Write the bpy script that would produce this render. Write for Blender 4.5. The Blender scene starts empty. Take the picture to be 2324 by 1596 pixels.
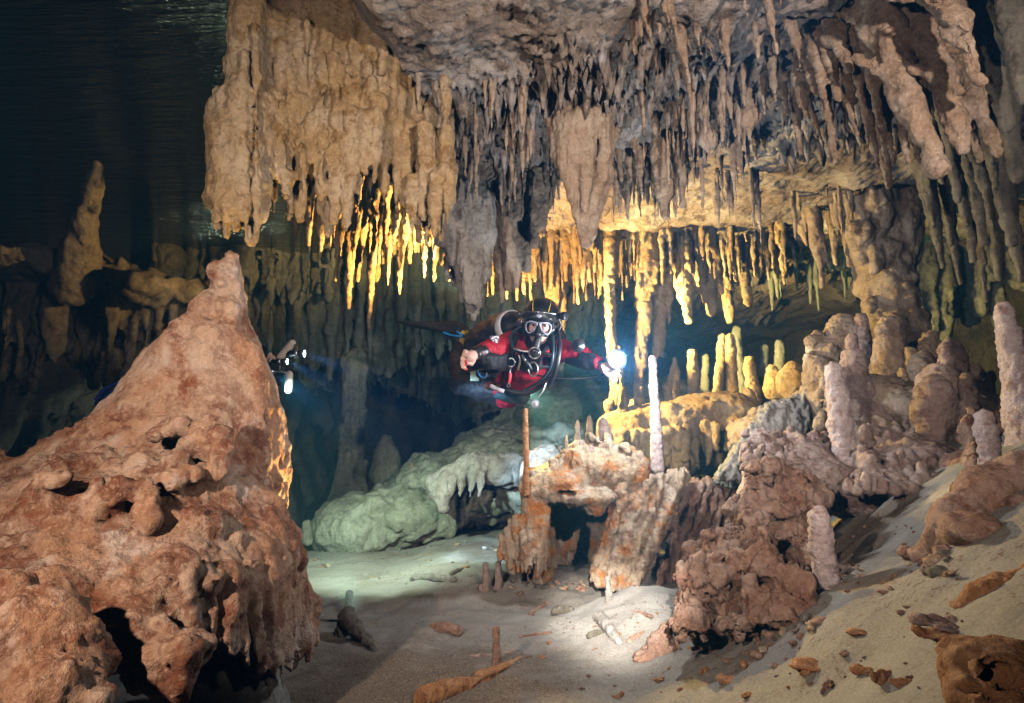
import bpy, math, random
import numpy as np
from mathutils import Vector, Matrix

SC = bpy.context.scene
COL = SC.collection

# ------------------------------------------------------------------ camera, world, exposure
PITCH = math.radians(8.0)
FV = 1384.8                      # focal length in units of the 2324-wide layout sketch
cam_data = bpy.data.cameras.new("camera")
cam_data.sensor_width = 36.0
cam_data.lens = 36.0 * FV / 2324.0
cam_data.clip_start = 0.02
cam_data.clip_end = 200.0
cam = bpy.data.objects.new("camera", cam_data)
COL.objects.link(cam)
cam.location = (0, 0, 0)
cam.rotation_euler = (math.radians(90) + PITCH, 0, 0)
SC.camera = cam

world = bpy.data.worlds.new("World")
SC.world = world
world.use_nodes = True
_bg = world.node_tree.nodes["Background"]
_bg.inputs[0].default_value = (0.02, 0.10, 0.22, 1)
_bg.inputs[1].default_value = 0.012

SC.view_settings.view_transform = 'Standard'
SC.view_settings.look = 'None'
SC.view_settings.exposure = 0.0
SC.view_settings.gamma = 1.0
cy = SC.cycles
cy.use_denoising = True
cy.max_bounces = 4
cy.diffuse_bounces = 0
cy.glossy_bounces = 2
cy.transmission_bounces = 3
cy.volume_bounces = 0
cy.transparent_max_bounces = 6
cy.sample_clamp_indirect = 3.0
cy.caustics_reflective = False
cy.caustics_refractive = False
cy.use_light_tree = True
cy.use_adaptive_sampling = True
cy.adaptive_threshold = 0.02

def ray(vx, vy, Y):
    dx = (vx - 1162.0) / FV
    dz = (798.0 - vy) / FV
    d = (dx, math.cos(PITCH) - dz * math.sin(PITCH), math.sin(PITCH) + dz * math.cos(PITCH))
    t = Y / d[1]
    return np.array([d[0] * t, Y, d[2] * t]), t / FV

def P(vx, vy, Y):
    return ray(vx, vy, Y)[0]

def S(vx, vy, Y):
    return ray(vx, vy, Y)[1]

# ------------------------------------------------------------------ lamps of the place, and added unseen ones
def lamp(name, kind, loc, energy, color, aim=None, size=0.03, spot=60, blend=0.5):
    L = bpy.data.lights.new(name, kind)
    L.energy = energy
    L.color = color
    if kind == 'SPOT':
        L.spot_size = math.radians(spot)
        L.spot_blend = blend
    L.shadow_soft_size = size
    o = bpy.data.objects.new(name, L)
    COL.objects.link(o)
    o.location = loc
    if aim is not None:
        o.rotation_euler = (Vector(aim) - Vector(loc)).to_track_quat('-Z', 'Y').to_euler()
    return o

L_WARM = (1.0, 0.87, 0.78)
# the photographer's two strobes, on long arms left and right of the camera
lamp("strobe_on_arm", 'SPOT', (0.95, -0.10, 0.70), 320, L_WARM, (0.15, 3.0, 0.85), 0.035, 86, 1.0)
lamp("strobe_on_arm", 'SPOT', (-1.20, -0.05, 0.60), 225, (1.0, 0.83, 0.70), (0.05, 3.0, 0.12), 0.035, 100, 1.0)
# the photographer's focus light, a narrow beam resting on the sand ridge
lamp("focus_light", 'SPOT', (0.12, -0.05, 0.45), 1500, (1.0, 0.97, 0.92), tuple(P(1385, 1395, 2.66)), 0.02, 13.0, 1.0)
# remote strobe behind the mauve stalactite, firing left and back into the fringe
lamp("unseen_warm_lamp", 'SPOT', P(1058, 655, 3.66), 370, (1.0, 0.60, 0.19), tuple(P(820, 350, 3.9)), 0.03, 122, 0.5)
# remote strobe on the diver's back, firing up
lamp("unseen_warm_lamp", 'SPOT', P(1150, 770, 4.1), 170, (1.0, 0.62, 0.20), tuple(P(1190, 560, 4.3)), 0.03, 140, 0.5)
# remote strobe behind the diver's body, firing up and right
lamp("unseen_warm_lamp", 'SPOT', P(1232, 800, 4.15), 260, (1.0, 0.72, 0.26), tuple(P(1640, 790, 4.1)), 0.04, 140, 0.5)
# unseen lamp added behind the knobbly column, lighting the curtain to its right
lamp("unseen_warm_lamp", 'SPOT', P(1462, 750, 4.60), 200, (1.0, 0.78, 0.28), tuple(P(1760, 700, 4.75)), 0.03, 125, 0.5)
# small unseen lamp added behind the stone root to gild the cone's right flank
lamp("unseen_warm_lamp", 'SPOT', P(815, 1385, 2.85), 230, (1.0, 0.70, 0.26), tuple(P(600, 970, 2.3)), 0.03, 50, 0.6)
# unseen lamps that reveal the back of the chamber
lamp("unseen_chamber_lamp", 'SPOT', P(1020, 850, 4.6), 24, (0.55, 0.88, 0.80), tuple(P(1040, 640, 7.0)), 0.1, 100, 0.6)  # fill lamp added to lift the hanging wall, no strobe stands there
lamp("unseen_chamber_lamp", 'POINT', P(500, 800, 4.3), 1.2, (0.85, 0.92, 0.62), None, 0.1)  # dim fill added for the left shelf and the water's reflection
lamp("unseen_chamber_lamp", 'POINT', (-4.6, 9.0, -1.2), 60, (0.85, 0.95, 0.70), None, 0.1)
lamp("unseen_chamber_lamp", 'POINT', P(2080, 700, 5.0), 16, (0.42, 1.0, 0.40), None, 0.05)
# small unseen lamp added behind the diver's hip to gild the split rock's ridge
lamp("unseen_warm_lamp", 'SPOT', P(1195, 885, 4.15), 300, (1.0, 0.70, 0.24), tuple(P(1335, 1030, 3.35)), 0.03, 50, 0.7)


# ------------------------------------------------------------------ numpy noise
def _hash(ix, iy, iz, seed):
    h = (ix.astype(np.uint32) * np.uint32(374761393) + iy.astype(np.uint32) * np.uint32(668265263)
         + iz.astype(np.uint32) * np.uint32(2147483647) + np.uint32((seed * 974634777) & 0xFFFFFFFF))
    h = (h ^ (h >> np.uint32(13))) * np.uint32(1274126177)
    h = (h ^ (h >> np.uint32(15))) * np.uint32(2246822519)
    return h ^ (h >> np.uint32(16))

def noise3(p, seed=0):
    p = np.asarray(p, np.float32)
    i = np.floor(p).astype(np.int64)
    f = p - i
    u = f * f * f * (f * (f * 6 - 15) + 10)
    out = np.zeros(len(p), np.float32)
    for dx in (0, 1):
        wx = u[:, 0] if dx else 1 - u[:, 0]
        for dy in (0, 1):
            wy = u[:, 1] if dy else 1 - u[:, 1]
            for dz in (0, 1):
                wz = u[:, 2] if dz else 1 - u[:, 2]
                h = _hash(i[:, 0] + dx, i[:, 1] + dy, i[:, 2] + dz, seed)
                gx = ((h & np.uint32(1023)).astype(np.float32) / 511.5 - 1)
                gy = (((h >> np.uint32(10)) & np.uint32(1023)).astype(np.float32) / 511.5 - 1)
                gz = (((h >> np.uint32(20)) & np.uint32(1023)).astype(np.float32) / 511.5 - 1)
                out += wx * wy * wz * (gx * (f[:, 0] - dx) + gy * (f[:, 1] - dy) + gz * (f[:, 2] - dz))
    return out * 1.2

def fbm(p, octv=4, seed=0, gain=0.5, lac=2.03):
    p = np.asarray(p, np.float32)
    a, s, out = 1.0, 1.0, np.zeros(len(p), np.float32)
    for o in range(octv):
        out += a * noise3(p * s + o * 17.3, seed + o)
        a *= gain
        s *= lac
    return out

def worley(p, seed=0):
    """distance to the nearest cell point (F1)"""
    p = np.asarray(p, np.float32)
    i = np.floor(p).astype(np.int64)
    f = p - i
    best = np.full(len(p), 9.0, np.float32)
    for dx in (-1, 0, 1):
        for dy in (-1, 0, 1):
            for dz in (-1, 0, 1):
                h = _hash(i[:, 0] + dx, i[:, 1] + dy, i[:, 2] + dz, seed)
                x = dx + (h & np.uint32(1023)).astype(np.float32) / 1023 - f[:, 0]
                y = dy + ((h >> np.uint32(10)) & np.uint32(1023)).astype(np.float32) / 1023 - f[:, 1]
                z = dz + ((h >> np.uint32(20)) & np.uint32(1023)).astype(np.float32) / 1023 - f[:, 2]
                best = np.minimum(best, x * x + y * y + z * z)
    return np.sqrt(best)

# ------------------------------------------------------------------ signed-distance sculpting + surface nets
def smin(a, b, k):
    if k <= 0:
        return np.minimum(a, b)
    h = np.maximum(k - np.abs(a - b), 0) / k
    return np.minimum(a, b) - h * h * k * 0.25

class Sculpt:
    def __init__(s, h):
        s.h = h
        s.prims = []
        s.lo = np.full(3, 1e9)
        s.hi = np.full(3, -1e9)

    def _add(s, lo, hi, fn, k, cut=False):
        lo = np.asarray(lo, float) - (k + 2 * s.h)
        hi = np.asarray(hi, float) + (k + 2 * s.h)
        s.prims.append((lo, hi, fn, k, cut))
        if not cut:
            s.lo = np.minimum(s.lo, lo)
            s.hi = np.maximum(s.hi, hi)
        return s

    def cone(s, a, b, ra, rb, k=0.02, pw=1.0, cut=False):
        a = np.asarray(a, float)
        b = np.asarray(b, float)
        ba = b - a
        L2 = max(float(ba @ ba), 1e-9)
        r = max(ra, rb)
        def fn(X, Y, Z):
            x, y, z = X - a[0], Y - a[1], Z - a[2]
            t = np.clip((x * ba[0] + y * ba[1] + z * ba[2]) / L2, 0, 1)
            d = np.sqrt((x - t * ba[0]) ** 2 + (y - t * ba[1]) ** 2 + (z - t * ba[2]) ** 2)
            tt = t if pw == 1.0 else t ** pw
            return d - (ra + (rb - ra) * tt)
        return s._add(np.minimum(a, b) - r, np.maximum(a, b) + r, fn, k, cut)

    def ell(s, c, r, k=0.02, rot=None, cut=False):
        c = np.asarray(c, float)
        r = np.asarray(r, float) * np.ones(3)
        M = np.eye(3) if rot is None else np.array(rot)
        m = r.min()
        ext = np.sqrt(((M * r[None, :]) ** 2).sum(1))
        def fn(X, Y, Z):
            x, y, z = X - c[0], Y - c[1], Z - c[2]
            q = [(M[0, i] * x + M[1, i] * y + M[2, i] * z) / r[i] for i in range(3)]
            n = np.sqrt(q[0] ** 2 + q[1] ** 2 + q[2] ** 2)
            n2 = np.sqrt((q[0] / r[0]) ** 2 + (q[1] / r[1]) ** 2 + (q[2] / r[2]) ** 2) + 1e-6
            return n * (n - 1) / n2
        return s._add(c - ext, c + ext, fn, k, cut)

    def box(s, c, half, rot=None, rnd=0.02, k=0.02, cut=False):
        c = np.asarray(c, float)
        half = np.asarray(half, float)
        M = np.eye(3) if rot is None else np.array(rot)
        ext = (np.abs(M) * half[None, :]).sum(1)
        hh = half - rnd
        def fn(X, Y, Z):
            x, y, z = X - c[0], Y - c[1], Z - c[2]
            q = [np.abs(M[0, i] * x + M[1, i] * y + M[2, i] * z) - hh[i] for i in range(3)]
            o = np.sqrt(np.maximum(q[0], 0) ** 2 + np.maximum(q[1], 0) ** 2 + np.maximum(q[2], 0) ** 2)
            return o + np.minimum(np.maximum(q[0], np.maximum(q[1], q[2])), 0) - rnd
        return s._add(c - ext, c + ext, fn, k, cut)

    def stack(s, zs, cx, cyy, rx, ry, k=0.03, pw=2.0):
        """an upright body whose centre and radii run along z"""
        zs = np.asarray(zs, float)
        o = np.argsort(zs)
        zs, cx, cyy, rx, ry = [np.asarray(v, float)[o] for v in (zs, cx, cyy, rx, ry)]
        lo = [(cx - rx).min(), (cyy - ry).min(), zs[0]]
        hi = [(cx + rx).max(), (cyy + ry).max(), zs[-1]]
        def fn(X, Y, Z):
            a = np.interp(Z, zs, cx)
            b = np.interp(Z, zs, cyy)
            u = np.interp(Z, zs, rx)
            v = np.interp(Z, zs, ry)
            n = (np.abs((X - a) / u) ** pw + np.abs((Y - b) / v) ** pw) ** (1.0 / pw)
            d = (n - 1) * np.minimum(u, v) * 0.8
            return np.maximum(d, np.maximum(Z - zs[-1], zs[0] - Z))
        return s._add(lo, hi, fn, k)

    def mesh(s):
        h = s.h
        n = np.ceil((s.hi - s.lo) / h).astype(int) + 2
        F = np.full(tuple(n), 0.5, np.float32)
        ax = [(s.lo[i] + h * np.arange(n[i])).astype(np.float32) for i in range(3)]
        for lo, hi, fn, k, cut in s.prims:
            i0 = np.clip(np.floor((lo - s.lo) / h).astype(int), 0, n - 1)
            i1 = np.clip(np.ceil((hi - s.lo) / h).astype(int) + 1, 1, n)
            if (i1 <= i0).any():
                continue
            sl = tuple(slice(i0[i], i1[i]) for i in range(3))
            X = ax[0][sl[0]][:, None, None]
            Y = ax[1][sl[1]][None, :, None]
            Z = ax[2][sl[2]][None, None, :]
            d = fn(X, Y, Z).astype(np.float32)
            if cut:
                F[sl] = -smin(-F[sl], d, k)
            else:
                F[sl] = smin(F[sl], d, k)
        for i in range(3):          # close the body at the border of the grid
            e = [slice(None)] * 3
            e[i] = 0
            F[tuple(e)] = np.maximum(F[tuple(e)], 0.01)
            e[i] = -1
            F[tuple(e)] = np.maximum(F[tuple(e)], 0.01)
        return surface_nets(F, s.lo, h)

def surface_nets(F, lo, h):
    nx, ny, nz = F.shape
    S_ = F < 0
    cnt = np.zeros((nx - 1, ny - 1, nz - 1), np.uint8)
    for a in (0, 1):
        for b in (0, 1):
            for c in (0, 1):
                cnt += S_[a:nx - 1 + a, b:ny - 1 + b, c:nz - 1 + c]
    act = (cnt > 0) & (cnt < 8)
    I, J, K = np.nonzero(act)
    idx = np.full(act.shape, -1, np.int32)
    idx[I, J, K] = np.arange(len(I))
    corners = [(a, b, c) for a in (0, 1) for b in (0, 1) for c in (0, 1)]
    val = {q: F[I + q[0], J + q[1], K + q[2]] for q in corners}
    pos = np.zeros((len(I), 3), np.float32)
    num = np.zeros(len(I), np.float32)
    for p in corners:
        for axis in range(3):
            if p[axis] == 0:
                q = list(p)
                q[axis] = 1
                q = tuple(q)
                va, vb = val[p], val[q]
                m = (va < 0) != (vb < 0)
                t = np.where(m, va / np.where(m, va - vb, 1), 0)
                for i in range(3):
                    pos[:, i] += np.where(m, p[i] + (t if i == axis else 0), 0)
                num += m
    pos /= np.maximum(num, 1)[:, None]
    V = (np.stack([I, J, K], 1) + pos) * h + np.asarray(lo)[None, :]
    faces = []
    for axis in range(3):
        o = [(1, 2), (2, 0), (0, 1)][axis]
        a = [slice(None)] * 3
        b = [slice(None)] * 3
        a[axis] = slice(0, -1)
        b[axis] = slice(1, None)
        sa, sb = S_[tuple(a)], S_[tuple(b)]
        m = sa != sb
        for i in o:
            e = [slice(None)] * 3
            e[i] = 0
            m[tuple(e)] = False
            e[i] = m.shape[i] - 1
            m[tuple(e)] = False
        q = np.stack(np.nonzero(m), 1)
        if len(q) == 0:
            continue
        inside = sa[q[:, 0], q[:, 1], q[:, 2]]
        u = np.zeros(3, int)
        v = np.zeros(3, int)
        u[o[0]] = 1
        v[o[1]] = 1
        quad = [idx[tuple((q + d).T)] for d in (-u - v, -v, 0 * u, -u)]
        f = np.stack(quad, 1)
        f[~inside] = f[~inside][:, ::-1]
        faces.append(f)
    return V.astype(np.float32), np.concatenate(faces) if faces else np.zeros((0, 4), np.int32)

def vnormals(V, F):
    n = np.cross(V[F[:, 2]] - V[F[:, 0]], V[F[:, 3]] - V[F[:, 1]])
    N = np.zeros_like(V)
    for i in range(4):
        for c in range(3):
            N[:, c] += np.bincount(F[:, i], weights=n[:, c], minlength=len(V))
    return N / np.maximum(np.linalg.norm(N, axis=1), 1e-9)[:, None]

def displace(V, F, specs, seed=0, wfn=None):
    """specs: (kind, amplitude m, frequency 1/m [, vertical squeeze])"""
    for n, sp in enumerate(specs):
        kind, amp, fr = sp[:3]
        sq = sp[3] if len(sp) > 3 else 1.0
        N = vnormals(V, F)
        q = V * np.array([fr, fr, fr * sq], np.float32)
        sd = seed * 31 + n * 7
        if kind == 'fbm':
            d = fbm(q, 4, sd) * amp
        elif kind == 'rib':          # sharp-valleyed flutes
            d = (np.abs(fbm(q, 3, sd)) * 2.0 - 0.5) * amp
        elif kind == 'knob':
            w = worley(q + 0.35 * np.stack([noise3(q, sd + 1), noise3(q, sd + 2), noise3(q, sd + 3)], 1), sd)
            d = (0.55 - np.minimum(w, 0.9) ** 2 * 1.1) * amp
        elif kind == 'pit':
            w = worley(q, sd)
            d = -np.maximum(0.42 - w, 0) * 2.4 * amp
        elif kind == 'ring':
            z = V[:, 2] * fr + 0.8 * fbm(V * (fr * 0.12), 2, sd)
            d = (np.abs(np.sin(z * math.pi)) - 0.5) * amp
        elif kind == 'ledge':        # tiers of flowstone, each with a rounded lip
            z = V[:, 2] * fr + 1.1 * fbm(V * (fr * 0.16), 3, sd)
            fz = z - np.floor(z)
            d = (1 - fz) ** 1.5 * np.minimum(1, fz * 7) * amp - 0.4 * amp
        elif kind == 'sand':
            d = fbm(q, 5, sd, 0.55) * amp
        if wfn is not None:
            d = d * wfn(V)
        V = V + N * d[:, None].astype(np.float32)
    return V

# ------------------------------------------------------------------ mesh objects
def to_mesh(name, V, F, mat, smooth=True, origin=None):
    V = np.asarray(V, np.float32)
    F = np.asarray(F, np.int32)
    if origin is None:
        origin = (V.min(0) + V.max(0)) / 2
        origin[2] = V[:, 2].min()
    origin = np.asarray(origin, np.float32)
    V = V - origin
    me = bpy.data.meshes.new(name)
    me.vertices.add(len(V))
    me.vertices.foreach_set("co", V.ravel())
    k = F.shape[1]
    me.loops.add(F.size)
    me.loops.foreach_set("vertex_index", F.ravel())
    me.polygons.add(len(F))
    me.polygons.foreach_set("loop_start", np.arange(0, F.size, k, dtype=np.int32))
    me.update(calc_edges=True)
    if smooth:
        me.polygons.foreach_set("use_smooth", np.ones(len(F), bool))
    for m in (mat if isinstance(mat, (list, tuple)) else [mat]):
        me.materials.append(m)
    o = bpy.data.objects.new(name, me)
    COL.objects.link(o)
    o.location = [float(v) for v in origin]
    return o

def tag(o, label=None, cat=None, group=None, kind=None):
    if label:
        o["label"] = label
    if cat:
        o["category"] = cat
    if group:
        o["group"] = group
    if kind:
        o["kind"] = kind
    return o

def carve(sc, name, mat, specs=(), seed=1, top=False, wfn=None):
    V, F = sc.mesh()
    V = displace(V, F, specs, seed, wfn)
    org = None
    if top:
        org = (V.min(0) + V.max(0)) / 2
        org[2] = V[:, 2].max()
    return to_mesh(name, V, F, mat, origin=org)

def rotz(a):
    c, s_ = math.cos(a), math.sin(a)
    return np.array([[c, -s_, 0], [s_, c, 0], [0, 0, 1.0]])

def frame_along(d, up=(0, 0, 1)):
    """3x3 matrix whose third column is d"""
    d = np.asarray(d, float)
    d = d / np.linalg.norm(d)
    u = np.cross(np.asarray(up, float), d)
    if np.linalg.norm(u) < 1e-4:
        u = np.cross((1, 0, 0), d)
    u /= np.linalg.norm(u)
    return np.stack([u, np.cross(d, u), d], 1)

# ------------------------------------------------------------------ materials
def new_mat(name):
    m = bpy.data.materials.new(name)
    m.use_nodes = True
    nt = m.node_tree
    b = nt.nodes["Principled BSDF"]
    return m, nt, b

def _n(nt, t, **kw):
    n = nt.nodes.new(t)
    for k, v in kw.items():
        setattr(n, k, v)
    return n

def _mix(nt, fac, a, b, blend='MIX'):
    m = _n(nt, 'ShaderNodeMix', data_type='RGBA', blend_type=blend)
    L = nt.links.new
    if isinstance(fac, (int, float)):
        m.inputs[0].default_value = fac
    else:
        L(fac, m.inputs[0])
    for v, i in ((a, 6), (b, 7)):
        if isinstance(v, tuple):
            m.inputs[i].default_value = (*v[:3], 1)
        else:
            L(v, m.inputs[i])
    return m.outputs[2]

def _noise(nt, vec, scale, detail=4, rough=0.55, sx=(1, 1, 1)):
    if sx != (1, 1, 1):
        mp = _n(nt, 'ShaderNodeMapping')
        mp.inputs['Scale'].default_value = sx
        nt.links.new(vec, mp.inputs[0])
        vec = mp.outputs[0]
    t = _n(nt, 'ShaderNodeTexNoise')
    t.inputs['Scale'].default_value = scale
    t.inputs['Detail'].default_value = detail
    t.inputs['Roughness'].default_value = rough
    nt.links.new(vec, t.inputs['Vector'])
    return t.outputs[0]

def _range(nt, v, a, b, c=0.0, d=1.0):
    r = _n(nt, 'ShaderNodeMapRange')
    r.interpolation_type = 'SMOOTHSTEP'
    for i, x in zip((1, 2, 3, 4), (a, b, c, d)):
        r.inputs[i].default_value = x
    nt.links.new(v, r.inputs[0])
    return r.outputs[0]

def rock(name, base, dark, light, streak=0.4, scale=4.0, bump=0.6, grain=90.0, rough=0.78, spots=None, spot_lo=0.58, low=None):
    """cave limestone: patches of three tones, drip streaks, grainy crust"""
    m, nt, b = new_mat(name)
    tc = _n(nt, 'ShaderNodeTexCoord').outputs['Object']
    n1 = _noise(nt, tc, scale, 5, 0.62)
    c = _mix(nt, _range(nt, n1, 0.40, 0.62), base, light)
    n2 = _noise(nt, tc, scale * 2.3, 6, 0.68)
    c = _mix(nt, _range(nt, n2, 0.50, 0.66), c, dark)
    n3 = _noise(nt, tc, 9.0, 4, 0.6, (2.6, 2.6, 0.30))
    f3 = _n(nt, 'ShaderNodeMath', operation='MULTIPLY')
    nt.links.new(_range(nt, n3, 0.46, 0.70), f3.inputs[0])
    f3.inputs[1].default_value = streak
    c = _mix(nt, f3.outputs[0], c, tuple(v * 0.62 for v in dark))
    if spots:
        n5 = _noise(nt, tc, scale * 1.4, 3, 0.7)
        c = _mix(nt, _range(nt, n5, spot_lo - 0.03, spot_lo + 0.16), c, spots)
    if low:                      # iron stained silt settled on the lower tiers, (z from, z to, colour)
        sx = _n(nt, 'ShaderNodeSeparateXYZ')
        nt.links.new(tc, sx.inputs[0])
        ml = _n(nt, 'ShaderNodeMath', operation='MULTIPLY')
        nt.links.new(_range(nt, sx.outputs[2], low[0], low[1], 1.0, 0.0), ml.inputs[0])
        nt.links.new(_range(nt, _noise(nt, tc, 7.5, 6, 0.72), 0.48, 0.60, 0.0, 0.85), ml.inputs[1])
        c = _mix(nt, ml.outputs[0], c, low[2])
    n6 = _noise(nt, tc, 21.0, 6, 0.75)
    c = _mix(nt, _range(nt, n6, 0.36, 0.54, 0.42, 0.0), c, tuple(v * 0.7 for v in dark))
    n4 = _noise(nt, tc, grain, 3, 0.7)
    c = _mix(nt, _range(nt, n4, 0.50, 0.74, 0.0, 0.50), c, tuple(min(1, v * 1.3) for v in light))
    nt.links.new(c, b.inputs['Base Color'])
    b.inputs['Roughness'].default_value = rough
    b.inputs['Specular IOR Level'].default_value = 0.22
    vo = _n(nt, 'ShaderNodeTexVoronoi')
    vo.inputs['Scale'].default_value = grain * 0.55
    nt.links.new(tc, vo.inputs['Vector'])
    bp = _n(nt, 'ShaderNodeBump')
    bp.inputs['Strength'].default_value = min(1.0, bump * 1.2)
    bp.inputs['Distance'].default_value = 0.024
    nt.links.new(_noise(nt, tc, 38.0, 6, 0.72), bp.inputs['Height'])
    bp2 = _n(nt, 'ShaderNodeBump')
    bp2.inputs['Strength'].default_value = bump * 0.6
    bp2.inputs['Distance'].default_value = 0.005
    bp2.invert = True
    nt.links.new(vo.outputs['Distance'], bp2.inputs['Height'])
    nt.links.new(bp.outputs[0], bp2.inputs['Normal'])
    nt.links.new(bp2.outputs[0], b.inputs['Normal'])
    return m

def plain(name, col, rough=0.5, metal=0.0, spec=0.4, bump=0.0, bscale=80.0, var=0.0):
    m, nt, b = new_mat(name)
    b.inputs['Base Color'].default_value = (*col, 1)
    b.inputs['Roughness'].default_value = rough
    b.inputs['Metallic'].default_value = metal
    b.inputs['Specular IOR Level'].default_value = spec
    tc = _n(nt, 'ShaderNodeTexCoord').outputs['Object']
    if var > 0:
        c = _mix(nt, _range(nt, _noise(nt, tc, bscale * 0.25, 5, 0.6), 0.35, 0.68), tuple(v * (1 - var) for v in col), tuple(min(1, v * (1 + var)) for v in col))
        nt.links.new(c, b.inputs['Base Color'])
    if bump > 0:
        bp = _n(nt, 'ShaderNodeBump')
        bp.inputs['Strength'].default_value = bump
        bp.inputs['Distance'].default_value = 0.006
        nt.links.new(_noise(nt, tc, bscale, 4, 0.6), bp.inputs['Height'])
        nt.links.new(bp.outputs[0], b.inputs['Normal'])
    return m

def emit(name, col, strength):
    m, nt, b = new_mat(name)
    b.inputs['Base Color'].default_value = (0, 0, 0, 1)
    b.inputs['Emission Color'].default_value = (*col, 1)
    b.inputs['Emission Strength'].default_value = strength
    return m

M_OCHRE = rock("ochre limestone", (0.46, 0.30, 0.14), (0.28, 0.155, 0.05), (0.56, 0.42, 0.27), 0.5, 4.5, 0.8)
M_UMBER = rock("umber limestone", (0.36, 0.24, 0.155), (0.22, 0.135, 0.08), (0.50, 0.39, 0.30), 0.5, 5.0, 0.9)
M_TAN = rock("tan limestone", (0.44, 0.315, 0.215), (0.29, 0.19, 0.115), (0.54, 0.43, 0.33), 0.45, 4.0, 0.7)
M_GREY = rock("grey limestone", (0.36, 0.32, 0.28), (0.24, 0.20, 0.16), (0.50, 0.46, 0.41), 0.4, 5.0, 0.7)
M_ROSE = rock("rusty flowstone", (0.57, 0.30, 0.17), (0.30, 0.10, 0.045), (0.69, 0.47, 0.33), 0.35, 3.6, 0.75, 70.0, 0.7, (0.74, 0.57, 0.46), 0.55, (0.72, 0.98, (0.24, 0.085, 0.04)))
M_PINK = rock("pink crust", (0.44, 0.30, 0.25), (0.28, 0.16, 0.12), (0.58, 0.45, 0.39), 0.35, 6.0, 0.8)
M_PALE = rock("pale pink stalagmite", (0.60, 0.46, 0.43), (0.42, 0.26, 0.21), (0.74, 0.62, 0.60), 0.2, 9.0, 0.7, 140.0)
M_MIXED = rock("orange and grey limestone", (0.58, 0.42, 0.27), (0.32, 0.21, 0.15), (0.70, 0.56, 0.42), 0.5, 5.0, 0.9, 80.0, 0.78, (0.66, 0.23, 0.035), 0.50)
M_BROWN = rock("rust brown rock", (0.42, 0.235, 0.155), (0.24, 0.11, 0.065), (0.52, 0.36, 0.28), 0.3, 7.0, 0.8)
M_ORANGE = rock("orange rock chips", (0.55, 0.25, 0.10), (0.34, 0.13, 0.05), (0.66, 0.38, 0.20), 0.2, 9.0, 0.8)
M_FAR = rock("green grey limestone", (0.34, 0.34, 0.25), (0.22, 0.22, 0.15), (0.46, 0.46, 0.36), 0.5, 2.2, 0.7, 45.0)
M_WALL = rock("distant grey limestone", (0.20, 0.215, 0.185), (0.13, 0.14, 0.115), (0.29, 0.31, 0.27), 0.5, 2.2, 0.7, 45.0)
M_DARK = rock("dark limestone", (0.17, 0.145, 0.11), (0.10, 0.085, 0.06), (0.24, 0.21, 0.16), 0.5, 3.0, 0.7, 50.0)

# ------------------------------------------------------------------ the chamber: floor, ceiling, water surface, walls
def sstep(a, b, x):
    t = np.clip((x - a) / (b - a), 0, 1)
    return t * t * (3 - 2 * t)

def floor_z(x, y):
    x = np.asarray(x, float)
    y = np.asarray(y, float)
    val = -0.80 - 0.015 * (y - 2)
    bank = -0.60 + 0.73 * x - 0.30 * y
    cap = 0.12 + 0.03 * x
    bank = cap - 0.15 * np.log1p(np.exp(np.clip((cap - bank) / 0.15, -30, 30)))
    z = 0.10 * np.logaddexp(val / 0.10, bank / 0.10)
    g = sstep(2.10, 2.80, y) * (1 - sstep(2.84, 3.02, y))
    z = z + 0.15 * np.exp(-((x - 0.60) / 0.34) ** 2) * g
    z = z - 1.6 * sstep(5.0, 8.0, y) * sstep(0.2, -0.6, x)
    z = z + 0.09 * sstep(-0.9, -0.2, x) * sstep(3.0, 3.5, y) * sstep(1.4, 0.8, x)
    return z

def sheet(name, xs, ys, zfn, mat, flip=False, kind='structure'):
    X, Y = np.meshgrid(xs, ys, indexing='ij')
    Z = zfn(X.ravel(), Y.ravel())
    V = np.stack([X.ravel(), Y.ravel(), Z], 1)
    nx, ny = len(xs), len(ys)
    i = (np.arange(nx - 1)[:, None] * ny + np.arange(ny - 1)[None, :]).ravel()
    F = np.stack([i, i + ny, i + ny + 1, i + 1], 1)
    if flip:
        F = F[:, ::-1]
    o = to_mesh(name, V, F, mat, origin=(0, 0, 0))
    tag(o, kind=kind)
    return o

def floor_full(x, y):
    z = floor_z(x, y)
    q = np.stack([x, y, np.zeros_like(x)], 1)
    near = 1.0 / (1 + 0.15 * y)
    z = z + 0.035 * fbm(q * 1.7, 3, 5) + 0.014 * fbm(q * 7.0, 4, 9)
    qr = np.stack([x * 2.2 + y * 0.9, y * 7 - x * 3.5, np.zeros_like(x)], 1)
    z = z + 0.008 * fbm(qr, 3, 12) * sstep(0.3, 0.9, x)
    z = z + 0.0035 * fbm(q * 38, 2, 14) * near
    return z

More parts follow.
